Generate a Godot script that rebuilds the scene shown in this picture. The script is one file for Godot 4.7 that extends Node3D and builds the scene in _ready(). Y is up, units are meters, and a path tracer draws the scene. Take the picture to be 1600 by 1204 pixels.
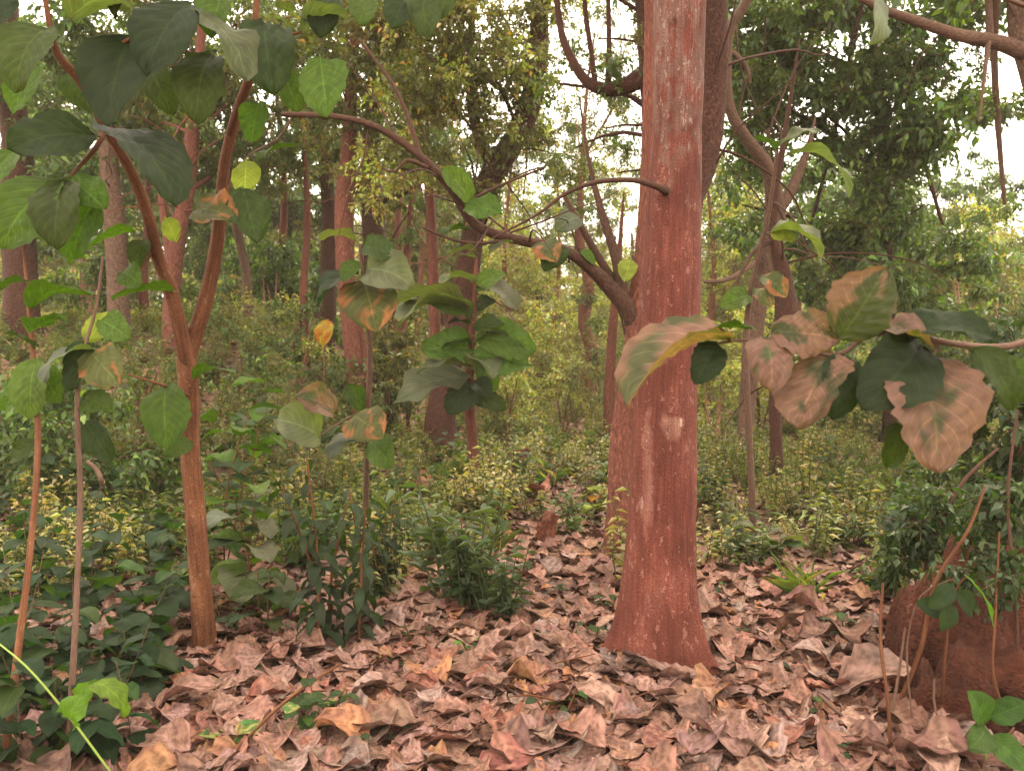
extends Node3D

var rng := RandomNumberGenerator.new()
var bumps := FastNoiseLite.new()
var used := {}
var M := {}
var leaf_shapes := {}
var clump_shapes := {}

# ---------------------------------------------------------------- ground and helpers
func ground_y(x: float, z: float) -> float:
	var d := -z
	return 0.03 * maxf(d - 6.0, 0.0) + 1.7 * smoothstep(-1.5, -4.5, x) * smoothstep(7.0, 13.0, d) + 0.03 * sin(x * 1.7 + 0.6) * sin(z * 1.3) + 0.015 * sin(x * 4.1 + z * 3.3)

func on_ground(x: float, z: float, up := 0.0) -> Vector3:
	return Vector3(x, ground_y(x, z) + up, z)

func numbered(called: String) -> String:
	var n: int = used.get(called, 0)
	used[called] = n + 1
	return called if n == 0 else "%s_%03d" % [called, n]

func tag(o: Node3D, label: String, category: String, group := "", kind := "") -> Node3D:
	if label: o.set_meta("label", label)
	if category: o.set_meta("category", category)
	if group: o.set_meta("group", group)
	if kind: o.set_meta("kind", kind)
	return o

func thing(called: String, label: String, category: String, at := Vector3.ZERO, group := "") -> Node3D:
	var o := Node3D.new()
	o.name = numbered(called)
	add_child(o)
	o.position = at
	return tag(o, label, category, group)

func part(called: String, mesh: Mesh, material: Material, parent: Node, label := "") -> MeshInstance3D:
	var o := MeshInstance3D.new()
	o.name = numbered(called) if parent == self else called
	o.mesh = mesh
	o.material_override = material
	parent.add_child(o, true)
	if label: o.set_meta("label", label)
	return o

func rand(a: float, b: float) -> float:
	return rng.randf_range(a, b)

func ball() -> Vector3:
	while true:
		var v := Vector3(rand(-1, 1), rand(-1, 1), rand(-1, 1))
		if v.length_squared() <= 1.0: return v
	return Vector3.ZERO

func aim(forward: Vector3, up: Vector3) -> Basis:
	var z := forward.normalized()
	var x := up.cross(z)
	if x.length() < 0.05: x = Vector3(0.3, 0.1, 1).cross(z)
	x = x.normalized()
	return Basis(x, z.cross(x), z)

func lin(r: float, g: float, b: float) -> Color:
	return Color(r, g, b)

func vary(c: Color, by: float) -> Color:
	var k := 1.0 + rand(-by, by)
	return Color(c.r * k * (1.0 + rand(-by, by) * 0.5), c.g * k * (1.0 + rand(-by, by) * 0.25), c.b * k * (1.0 + rand(-by, by) * 0.5))

func commit(v: PackedVector3Array, n: PackedVector3Array, uv: PackedVector2Array, c: PackedColorArray, ix: PackedInt32Array) -> ArrayMesh:
	var a := []
	a.resize(Mesh.ARRAY_MAX)
	a[Mesh.ARRAY_VERTEX] = v
	a[Mesh.ARRAY_NORMAL] = n
	if uv.size(): a[Mesh.ARRAY_TEX_UV] = uv
	if c.size(): a[Mesh.ARRAY_COLOR] = c
	a[Mesh.ARRAY_INDEX] = ix
	var m := ArrayMesh.new()
	m.add_surface_from_arrays(Mesh.PRIMITIVE_TRIANGLES, a)
	return m

func grid_normals(v: PackedVector3Array, ix: PackedInt32Array) -> PackedVector3Array:
	var n := PackedVector3Array()
	n.resize(v.size())
	for k in range(0, ix.size(), 3):
		var f := (v[ix[k + 2]] - v[ix[k]]).cross(v[ix[k + 1]] - v[ix[k]])
		for j in 3: n[ix[k + j]] += f
	for k in n.size(): n[k] = n[k].normalized() if n[k].length() > 1e-12 else Vector3.UP
	return n

# ---------------------------------------------------------------- stems and trunks
func smooth_path(pts: Array, radii: Array, step: float) -> Array:
	var out := []
	for i in pts.size() - 1:
		var p0: Vector3 = pts[maxi(i - 1, 0)]
		var p1: Vector3 = pts[i]
		var p2: Vector3 = pts[i + 1]
		var p3: Vector3 = pts[mini(i + 2, pts.size() - 1)]
		var r1: float = radii[mini(i, radii.size() - 1)]
		var r2: float = radii[mini(i + 1, radii.size() - 1)]
		var n := maxi(1, int(ceil(p1.distance_to(p2) / step)))
		for k in n:
			var t := float(k) / n
			out.append([p1.cubic_interpolate(p2, p0, p3, t), lerpf(r1, r2, t)])
	out.append([pts[-1], radii[-1]])
	return out

# a tapering stem along a path; lumps: unevenness as a share of the radius; flare: widening of the foot into roots
func stem(pts: Array, radii: Array, sides := 8, step := 0.2, lumps := 0.06, flare := 0.0, patches: Array = []) -> ArrayMesh:
	var path := smooth_path(pts, radii, step)
	var v := PackedVector3Array()
	var uv := PackedVector2Array()
	var c := PackedColorArray()
	var ix := PackedInt32Array()
	var side := Vector3.RIGHT
	var along := 0.0
	var shift := rand(0, 50)
	for i in path.size():
		var p: Vector3 = path[i][0]
		var q: Vector3 = path[mini(i + 1, path.size() - 1)][0]
		var o: Vector3 = path[maxi(i - 1, 0)][0]
		var dir := (q - o).normalized()
		side = (side - dir * side.dot(dir)).normalized()
		var other := dir.cross(side)
		if i > 0: along += p.distance_to(o)
		for k in sides + 1:
			var a := TAU * (k % sides) / sides
			var r: float = path[i][1]
			var low := bumps.get_noise_3d(cos(a) * 14.0 + shift, along * 22.0, sin(a) * 14.0 + shift)
			var fine := bumps.get_noise_3d(cos(a) * 55.0 + shift, along * 60.0 + 90.0, sin(a) * 55.0)
			r *= 1.0 + lumps * (1.6 * low + 0.7 * fine)
			if flare > 0.0:
				var f := exp(-along / 0.17)
				r *= 1.0 + flare * f * (0.3 + 1.3 * pow(maxf(0.0, sin(a * 2.5 + 0.4 + 0.6 * sin(a * 2.0))), 2.0))
			var at := p + (side * cos(a) + other * sin(a)) * r
			var tone := lin(1, 1, 1)
			var bulge := 0.0
			var m := 0.92 + 0.26 * bumps.get_noise_3d(at.x * 60.0 + shift, at.y * 20.0, at.z * 60.0) + 0.2 * bumps.get_noise_3d(at.x * 400.0, at.y * 200.0 + shift, at.z * 400.0)
			m *= 0.25
			tone = lin(m, m, m)
			for s in patches:
				var dd := Vector2((at - s[0]).dot(Vector3(0.98, 0, 0.2)) / s[1], (at.y - s[0].y) / s[2]).length() + 0.9 * bumps.get_noise_3d(at.x * 130.0, at.y * 130.0, at.z * 130.0 + 40.0)
				if s.size() > 5 and bumps.get_noise_3d(at.x * 420.0, at.y * 150.0, at.z * 420.0 + 9.0) < s[5]: continue
				if at.z > s[0].z - 0.14 and dd < 1.0:
					var full: Color = s[3] * lin(m, m, m)
					tone = full if dd < 0.85 else tone.lerp(full, 0.6)
					if s.size() == 5: bulge += s[4] * (1.0 - dd) * (1.0 if dd > 0.35 else dd / 0.35)
			at += (side * cos(a) + other * sin(a)) * bulge
			v.append(at)
			uv.append(Vector2(float(k) / sides, along))
			c.append(tone)
	var w := sides + 1
	for i in path.size() - 1:
		for k in sides:
			var b := i * w + k
			ix.append_array([b, b + w, b + 1, b + 1, b + w, b + w + 1])
	var tip := v.size()
	v.append(path[-1][0])
	uv.append(Vector2(0.5, along))
	c.append(lin(0.22, 0.22, 0.22))
	for k in sides: ix.append_array([tip - w + k, tip, tip - w + k + 1])
	var n := grid_normals(v, ix)
	for i in path.size():
		var s := (n[i * w] + n[i * w + sides]).normalized()
		n[i * w] = s
		n[i * w + sides] = s
	return commit(v, n, uv, c, ix)

func shifted(pts: Array, by: Vector3) -> Array:
	var out := []
	for p in pts: out.append(p - by)
	return out

# ---------------------------------------------------------------- broad leaves
# Unit leaf: stalk end at the origin, tip at (0, 0, 1), upper face towards +y.
func leaf_shape(o: Dictionary) -> ArrayMesh:
	var n: int = o.get("n", 10)
	var m: int = o.get("m", 3)
	var width: float = o.get("w", 0.34)
	var sd: float = o.get("seed", 0) * 17.3
	var arch: float = o.get("arch", 0.5)
	var fold: float = o.get("fold", 0.15)
	var cup: float = o.get("cup", 0.0)
	var wave: float = o.get("wave", 0.08)
	var curl: float = o.get("curl", 0.0)
	var twist: float = o.get("twist", 0.0)
	var torn: float = o.get("torn", 0.0)
	var full: float = o.get("full", 0.62)
	var mid: float = o.get("mid", 0.9)
	var stalk: float = o.get("stalk", 0.08)
	var col: Color = o.get("col", lin(0.06, 0.12, 0.03))
	var spot: Color = o.get("spot", col)
	var share: float = o.get("share", 0.0)
	var blend: float = o.get("blend", 0.08)
	var edge_tilt: float = o.get("tilt", 0.0) * sin(sd)
	var rip: float = o.get("rip", 13.0)
	var lop: float = o.get("lop", 0.12) * sin(sd * 2.7)
	var edged: float = o.get("edged", 0.0)
	var v := PackedVector3Array()
	var uv := PackedVector2Array()
	var c := PackedColorArray()
	var ix := PackedInt32Array()
	var centre := []
	var at := Vector3.ZERO
	for i in n + 1:
		var t := float(i) / n
		var a := arch * (0.5 - t) * 1.6 + curl * sin(t * 5.0 + sd)
		centre.append([at, a])
		at += Vector3(0, sin(a), cos(a)) / n
	var end: Vector3 = centre[n][0]
	var straighten := aim(end, Vector3.UP).inverse()
	var k := 1.0 / end.length()
	for i in n + 1:
		var t := float(i) / n
		var a: float = centre[i][1]
		var h := width * pow(maxf(sin(PI * pow(t, mid)), 0.0), full) * (1.0 - 0.1 * pow(t, 6.0))
		if i == 0: h = width * 0.06
		if i == n: h = 0.0
		var up := Vector3(0, cos(a), -sin(a))
		for j in range(-m, m + 1):
			var s := float(j) / m
			var reach := h * s * (1.0 + lop * signf(s) * sin(t * 4.0 + sd))
			if absi(j) == m:
				reach *= 1.0 - torn * maxf(0.0, bumps.get_noise_2d(t * 260.0 + sd, s * 90.0 + sd) * 1.9) + 0.05 * sin(t * 37.0 + sd)
			var lift := fold * absf(reach) + cup * reach * reach / maxf(width, 0.01) * 2.0
			lift += wave * width * s * s * sin(t * rip + sd + s * 1.3) + 0.012 * cos((t - absf(s) * 0.14) * TAU * 7.0) * (1.0 - t * 0.5)
			lift += 0.22 * wave * bumps.get_noise_2d(t * 150.0 + sd * 3.0, s * 150.0)
			var tw := twist * (t - 0.3)
			var local := Vector3(reach * cos(tw) - lift * sin(tw), 0, 0) + up * (lift * cos(tw) + reach * sin(tw))
			v.append(straighten * (centre[i][0] + local) * k)
			uv.append(Vector2(0.5 + 0.5 * s, t))
			var q := bumps.get_noise_2d(t * 34.0 + sd * 5.0, s * 20.0 + sd) * 1.5 + 0.25 * bumps.get_noise_2d(t * 150.0 + sd, s * 90.0) + 0.5
			if edged > 0.0: q = lerpf(q, (0.55 * absf(s) + 0.6 * t) * (1.0 - edge_tilt * s) + 0.45 * (q - 0.5), edged)
			var tone := col
			if share > 0.0: tone = col.lerp(spot, smoothstep(1.0 - share - blend, 1.0 - share + blend, q))
			var mottle := 1.0 + 0.5 * bumps.get_noise_2d(t * 420.0 + sd, s * 300.0 - sd)
			c.append(Color(tone.r * mottle, tone.g * mottle, tone.b * mottle))
	var w := 2 * m + 1
	for i in n:
		for j in 2 * m:
			var b := i * w + j
			ix.append_array([b, b + 1, b + w, b + 1, b + w + 1, b + w])
	if stalk > 0.0:
		var b := v.size()
		var back := straighten * Vector3(0, -sin(arch * 0.8) * 0.9, -cos(arch * 0.8)) * stalk
		for q in [Vector3(0.011, 0, 0), Vector3(-0.011, 0, 0), Vector3(0, 0.014, 0), back + Vector3(0.008, 0, 0), back + Vector3(-0.008, 0, 0), back + Vector3(0, 0.01, 0)]:
			v.append(q)
			uv.append(Vector2(0.5, 0.01))
			c.append(Color(col.r * 1.3 + 0.03, col.g * 1.1 + 0.02, col.b))
		ix.append_array([b, b + 2, b + 3, b + 2, b + 5, b + 3, b + 1, b + 4, b + 2, b + 2, b + 4, b + 5, b, b + 3, b + 1, b + 1, b + 3, b + 4])
	return commit(v, grid_normals(v, ix), uv, c, ix)

# several shapes of each style of leaf, made once
func style(called: String, count: int, base: Dictionary, spread := 0.25) -> void:
	var list := []
	for i in count:
		var o := base.duplicate()
		o.seed = list.size() + called.length() * 3 + 1
		for k in ["arch", "wave", "cup", "fold"]:
			if o.has(k): o[k] = o[k] * rand(0.5, 1.5) + rand(-0.05, 0.05)
		o.w = o.get("w", 0.34) * rand(0.88, 1.12)
		o.twist = rand(-0.5, 0.5) * o.get("bend", 1.0)
		o.col = vary(o.col, spread)
		if o.has("share"): o.share = clampf(o.share * rand(0.4, 1.5), 0.0, 0.95)
		list.append(leaf_shape(o))
	leaf_shapes[called] = list

func put_leaf(parent: Node3D, from: Vector3, to: Vector3, up: Vector3, what: String, called := "leaf", label := "") -> MeshInstance3D:
	var list: Array = leaf_shapes[what]
	var o := part(called, list[rng.randi() % list.size()], M.leaf, parent, label)
	var s := from.distance_to(to)
	o.transform = Transform3D(aim(to - from, up) * Basis.from_scale(Vector3(s, s, s)), from - parent.position)
	return o

# ---------------------------------------------------------------- sprays of small leaves (crowns, bushes, weeds)
class Spray:
	var v := PackedVector3Array()
	var n := PackedVector3Array()
	var c := PackedColorArray()
	var ix := PackedInt32Array()
	func leaf(at: Vector3, f: Vector3, up: Vector3, length: float, half: float, tone: Color, sag := 0.25) -> void:
		f = f.normalized()
		var x := up.cross(f)
		if x.length() < 0.05: x = Vector3(0.4, 0.1, 1).cross(f)
		x = x.normalized()
		var y := f.cross(x)
		var b := v.size()
		var mid := at + f * length * 0.45
		v.append(at)
		v.append(mid - x * half + y * half * 0.45)
		v.append(at + f * length - y * length * sag)
		v.append(mid + x * half + y * half * 0.45)
		for k in 4:
			n.append(y)
			c.append(tone)
		n[b + 1] = (y + x * 0.45).normalized()
		n[b + 3] = (y - x * 0.45).normalized()
		ix.append_array([b, b + 2, b + 1, b, b + 3, b + 2])
	func twig(a: Vector3, z: Vector3, r: float, tone: Color) -> void:
		var d := (z - a).normalized()
		var s := d.cross(Vector3(0.31, 0.2, 0.93)).normalized()
		var o := d.cross(s)
		var b := v.size()
		for e in 2:
			for k in 3:
				var u := s * cos(TAU * k / 3.0) + o * sin(TAU * k / 3.0)
				v.append((a if e == 0 else z) + u * (r if e == 0 else r * 0.5))
				n.append(u)
				c.append(tone)
		for k in 3:
			var k2 := (k + 1) % 3
			ix.append_array([b + k, b + 3 + k, b + k2, b + k2, b + 3 + k, b + 3 + k2])

# a leafy bough end of unit radius
func bough(called: String, count: int, o: Dictionary) -> void:
	var list := []
	for i in count:
		var s := Spray.new()
		var twigs: int = o.get("twigs", 12)
		var hang: float = o.get("hang", 0.3)
		var bark: Color = o.get("bark", lin(0.12, 0.07, 0.05))
		var batch := vary(o.col, 0.18)
		for t in twigs:
			var dir := ball().normalized()
			dir.y = dir.y * 0.7 - hang * 0.3
			var start := ball() * 0.25
			var reach := rand(0.55, 1.05)
			var z := start + dir * reach
			s.twig(start, z, o.get("thick", 0.012), bark)
			var per: int = o.get("per", 9)
			for k in per:
				var q := (k + 0.6) / per
				var at := start.lerp(z, q)
				var side := dir.cross(ball()).normalized()
				var f := (dir * 0.5 + side * (1.0 - 0.4 * q)).normalized()
				f.y -= hang
				var tone := vary(batch, 0.28)
				if rng.randf() < o.get("odd_share", 0.0): tone = vary(o.odd, 0.3)
				var l: float = o.get("size", 0.2) * rand(0.65, 1.25)
				s.leaf(at, f, (Vector3.UP + ball() * 0.7).normalized(), l, l * o.get("w", 0.22), tone, rand(0.0, 0.4))
		list.append(commit(s.v, s.n, PackedVector2Array(), s.c, s.ix))
	clump_shapes[called] = list

# a low weed of unit height
func weed(called: String, count: int, o: Dictionary) -> void:
	var list := []
	for i in count:
		var s := Spray.new()
		var batch := vary(o.col, 0.2)
		for t in o.get("stems", 4):
			var root := Vector3(rand(-0.16, 0.16), 0, rand(-0.16, 0.16))
			var lean := Vector3(rand(-0.4, 0.4), 1, rand(-0.4, 0.4))
			var h := rand(0.55, 1.0)
			var z := root + lean * h
			s.twig(root, z, o.get("thick", 0.012), o.get("bark", lin(0.08, 0.1, 0.04)))
			var per: int = o.get("per", 8)
			for k in per:
				var q := lerpf(o.get("start", 0.15), 1.0, (k + rng.randf()) / per)
				var a := rand(0, TAU)
				var f := Vector3(cos(a), rand(-0.25, 0.55) + o.get("rise", 0.0), sin(a))
				var l: float = o.get("size", 0.3) * rand(0.6, 1.25) * (1.15 - 0.4 * q)
				var tone := vary(batch, 0.25)
				if rng.randf() < o.get("odd_share", 0.0): tone = vary(o.odd, 0.3)
				s.leaf(root.lerp(z, q), f, Vector3.UP + ball() * 0.4, l, l * o.get("w", 0.25), tone, rand(0.05, 0.5))
		list.append(commit(s.v, s.n, PackedVector2Array(), s.c, s.ix))
	clump_shapes[called] = list

# many boughs joined into one crown; lobes: [centre, radii (Vector3), how many, bough size]
func crown_of(lobes: Array, kinds: Array, by: Vector3) -> ArrayMesh:
	var st := SurfaceTool.new()
	st.begin(Mesh.PRIMITIVE_TRIANGLES)
	for l in lobes:
		for i in l[2]:
			var p := ball()
			p = p.normalized() * pow(p.length(), 0.75)
			var size: float = l[3] * rand(0.7, 1.25)
			var list: Array = clump_shapes[kinds[rng.randi() % kinds.size()]]
			var turn := Basis.from_euler(Vector3(rand(-0.4, 0.4), rand(0, TAU), rand(-0.4, 0.4)))
			st.append_from(list[rng.randi() % list.size()], 0, Transform3D(turn * Basis.from_scale(Vector3(size, size, size)), l[0] + p * l[1] - by))
	return st.commit()

# ---------------------------------------------------------------- materials
func noise_picture(size: int, freq: float, octaves: int, stops: Array, sd: int, normal := 0.0) -> NoiseTexture2D:
	var f := FastNoiseLite.new()
	f.noise_type = FastNoiseLite.TYPE_SIMPLEX_SMOOTH
	f.frequency = freq
	f.fractal_octaves = octaves
	f.seed = sd
	var t := NoiseTexture2D.new()
	t.width = size
	t.height = size
	t.seamless = true
	t.noise = f
	if normal > 0.0:
		t.as_normal_map = true
		t.bump_strength = normal
	elif stops.size():
		var g := Gradient.new()
		g.offsets = PackedFloat32Array(stops[0])
		var cols := PackedColorArray()
		for c in stops[1]: cols.append(c.linear_to_srgb())
		g.colors = cols
		t.color_ramp = g
	return t

func bark_material(called: String, dark: Color, mid: Color, pale: Color, sd: int, scale: Vector3, relief := 6.0) -> void:
	var m := StandardMaterial3D.new()
	m.resource_name = called
	m.albedo_texture = noise_picture(512, 0.018, 6, [[0.12, 0.36, 0.62, 0.9], [dark * 4.0, mid.lerp(dark, 0.3) * 4.0, mid * 4.0, pale * 4.0]], sd)
	m.normal_enabled = true
	m.normal_texture = noise_picture(512, 0.03, 6, [], sd + 1, relief)
	m.normal_scale = 0.9
	m.vertex_color_use_as_albedo = true
	m.roughness = 0.85
	m.metallic_specular = 0.3
	m.uv1_scale = scale
	M[called] = m

# bark drawn once round and several metres up the stem: blotches, upright streaks, fine grain, cross cracks, pits and pale flakes
func bark_sheet(called: String, w: int, h: int, metres: float, girth: float, dark: Color, mid: Color, pale: Color, flake: Color, sd: int, flakes: float, relief: float) -> void:
	var im := Image.create(w, h, false, Image.FORMAT_RGB8)
	var up := Image.create(w, h, false, Image.FORMAT_RGB8)
	var f := FastNoiseLite.new()
	f.noise_type = FastNoiseLite.TYPE_SIMPLEX_SMOOTH
	f.frequency = 1.0
	f.fractal_octaves = 2
	f.seed = sd
	var r := girth / TAU
	for y in h:
		var v := metres * y / h
		for x in w:
			var a := TAU * x / w
			var cx := cos(a) * r
			var cz := sin(a) * r
			var blotch := f.get_noise_3d(cx * 7.0, v * 3.0, cz * 7.0)
			var streak := f.get_noise_3d(cx * 60.0, v * 4.0 + 40.0, cz * 60.0)
			var grain := f.get_noise_3d(cx * 150.0 + 9.0, v * 90.0, cz * 150.0)
			var cross := absf(f.get_noise_3d(cx * 14.0, v * 34.0 + 80.0, cz * 14.0))
			var chip := f.get_noise_3d(cx * 32.0 + 70.0, v * 16.0, cz * 32.0) + 0.35 * grain + 0.3 * blotch
			var t := 0.5 + 0.45 * blotch + 0.4 * streak + 0.45 * grain
			var crack := smoothstep(0.045, 0.0, cross) * smoothstep(-0.2, 0.35, streak + blotch)
			var c := dark.lerp(mid, clampf(t * 2.0, 0.0, 1.0)).lerp(pale, clampf(t * 2.0 - 1.0, 0.0, 1.0))
			var on := smoothstep(flakes, flakes + 0.07, chip)
			c = c.lerp(flake, 0.75 * on)
			c = c.lerp(dark * 0.6, 0.55 * crack)
			im.set_pixel(x, y, (c * 4.0).linear_to_srgb())
			var hh := clampf(0.45 + 0.22 * streak + 0.25 * grain + 0.15 * on - 0.3 * crack, 0.0, 1.0)
			up.set_pixel(x, y, Color(hh, hh, hh))
	up.bump_map_to_normal_map(relief)
	var m := StandardMaterial3D.new()
	m.resource_name = called
	m.albedo_texture = ImageTexture.create_from_image(im)
	m.normal_enabled = true
	m.normal_texture = ImageTexture.create_from_image(up)
	m.vertex_color_use_as_albedo = true
	m.roughness = 0.85
	m.metallic_specular = 0.3
	m.uv1_scale = Vector3(1, 1.0 / metres, 1)
	M[called] = m

func leaf_material() -> void:
	var w := 128
	var h := 256
	var im := Image.create(w, h, false, Image.FORMAT_RGB8)
	var bump := Image.create(w, h, false, Image.FORMAT_RGB8)
	for y in h:
		for x in w:
			var s := absf(float(x) / w - 0.5) * 2.0
			var t := float(y) / h
			var p := (t - s * (0.24 + 0.1 * s)) * 8.5
			var d := absf(p - roundf(p))
			var fine := bumps.get_noise_2d(x * 6.0, y * 6.0)
			var net := absf(sin((t + s * 0.55) * 95.0)) * 0.05
			var vein := maxf(exp(-pow(s / 0.035, 2.0)), 0.75 * exp(-pow(d / 0.06, 2.0)) * smoothstep(1.0, 0.6, s))
			var k := clampf(0.80 + 0.20 * vein + 0.05 * fine - net, 0.0, 1.0)
			im.set_pixel(x, y, Color(k, k, k))
			var q := clampf(0.5 - 0.4 * vein + 0.12 * fine + 0.3 * d, 0.0, 1.0)
			bump.set_pixel(x, y, Color(q, q, q))
	bump.bump_map_to_normal_map(2.2)
	var m := StandardMaterial3D.new()
	m.resource_name = "broad_leaf"
	m.albedo_texture = ImageTexture.create_from_image(im)
	m.normal_enabled = true
	m.normal_texture = ImageTexture.create_from_image(bump)
	m.normal_scale = 0.8
	m.vertex_color_use_as_albedo = true
	m.roughness = 0.6
	m.metallic_specular = 0.3
	m.backlight_enabled = true
	m.backlight = Color(0.9, 1.0, 0.45)
	m.cull_mode = BaseMaterial3D.CULL_DISABLED
	M.leaf = m
	var dry: StandardMaterial3D = m.duplicate()
	dry.resource_name = "dry_leaf"
	dry.roughness = 0.75
	dry.metallic_specular = 0.3
	dry.backlight = Color(0.4, 0.36, 0.3)
	dry.albedo_texture = noise_picture(256, 0.022, 5, [[0.2, 0.45, 0.6, 0.8], [lin(0.55, 0.5, 0.47), lin(0.8, 0.78, 0.77), lin(0.9, 0.89, 0.88), lin(1, 1, 1)]], 91)
	dry.normal_scale = 1.1
	M.dry = dry
	var f := StandardMaterial3D.new()
	f.resource_name = "small_leaves"
	f.vertex_color_use_as_albedo = true
	f.roughness = 0.5
	f.metallic_specular = 0.4
	f.backlight_enabled = true
	f.backlight = Color(0.9, 0.95, 0.45)
	f.cull_mode = BaseMaterial3D.CULL_DISABLED
	M.foliage = f

func make_materials() -> void:
	leaf_material()
	bark_sheet("teak_bark", 320, 1280, 4.6, 0.95, lin(0.056, 0.0145, 0.0095), lin(0.088, 0.023, 0.015), lin(0.124, 0.041, 0.029), lin(0.172, 0.078, 0.06), 3, 0.46, 1.6)
	bark_material("dark_bark", lin(0.018, 0.0065, 0.004), lin(0.047, 0.0175, 0.011), lin(0.09, 0.038, 0.025), 11, Vector3(3, 1.6, 1), 9.0)
	bark_material("bough_bark", lin(0.022, 0.01, 0.0065), lin(0.055, 0.025, 0.016), lin(0.1, 0.05, 0.034), 71, Vector3(2, 2.0, 1), 6.0)
	bark_material("red_bark", lin(0.055, 0.019, 0.012), lin(0.115, 0.038, 0.025), lin(0.19, 0.078, 0.054), 21, Vector3(2, 1.4, 1), 6.0)
	bark_sheet("young_bark", 128, 768, 2.6, 0.3, lin(0.04, 0.0145, 0.0065), lin(0.1, 0.036, 0.0155), lin(0.15, 0.063, 0.03), lin(0.17, 0.095, 0.057), 31, 0.5, 2.5)
	bark_material("pale_bark", lin(0.045, 0.026, 0.018), lin(0.095, 0.052, 0.036), lin(0.165, 0.1, 0.072), 41, Vector3(2, 2.0, 1), 5.0)
	bark_material("earth", lin(0.016, 0.0045, 0.0028), lin(0.046, 0.013, 0.0065), lin(0.084, 0.026, 0.0135), 51, Vector3(3.6, 3.6, 3.6), 14.0)
	M.earth.uv1_triplanar = true
	M.earth.normal_scale = 1.6
	var soil := StandardMaterial3D.new()
	soil.resource_name = "soil"
	soil.albedo_texture = noise_picture(1024, 0.012, 7, [[0.15, 0.4, 0.6, 0.85], [lin(0.04, 0.022, 0.015), lin(0.1, 0.055, 0.038), lin(0.16, 0.09, 0.065), lin(0.22, 0.15, 0.1)]], 61)
	soil.normal_enabled = true
	soil.normal_texture = noise_picture(1024, 0.03, 6, [], 62, 10.0)
	soil.uv1_triplanar = true
	soil.uv1_world_triplanar = true
	soil.uv1_scale = Vector3(0.55, 0.55, 0.55)
	soil.roughness = 0.95
	soil.metallic_specular = 0.2
	M.soil = soil
	var shoot := StandardMaterial3D.new()
	shoot.resource_name = "green_stem"
	shoot.albedo_color = lin(0.22, 0.3, 0.06).linear_to_srgb()
	shoot.roughness = 0.5
	M.green_stem = shoot

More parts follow.
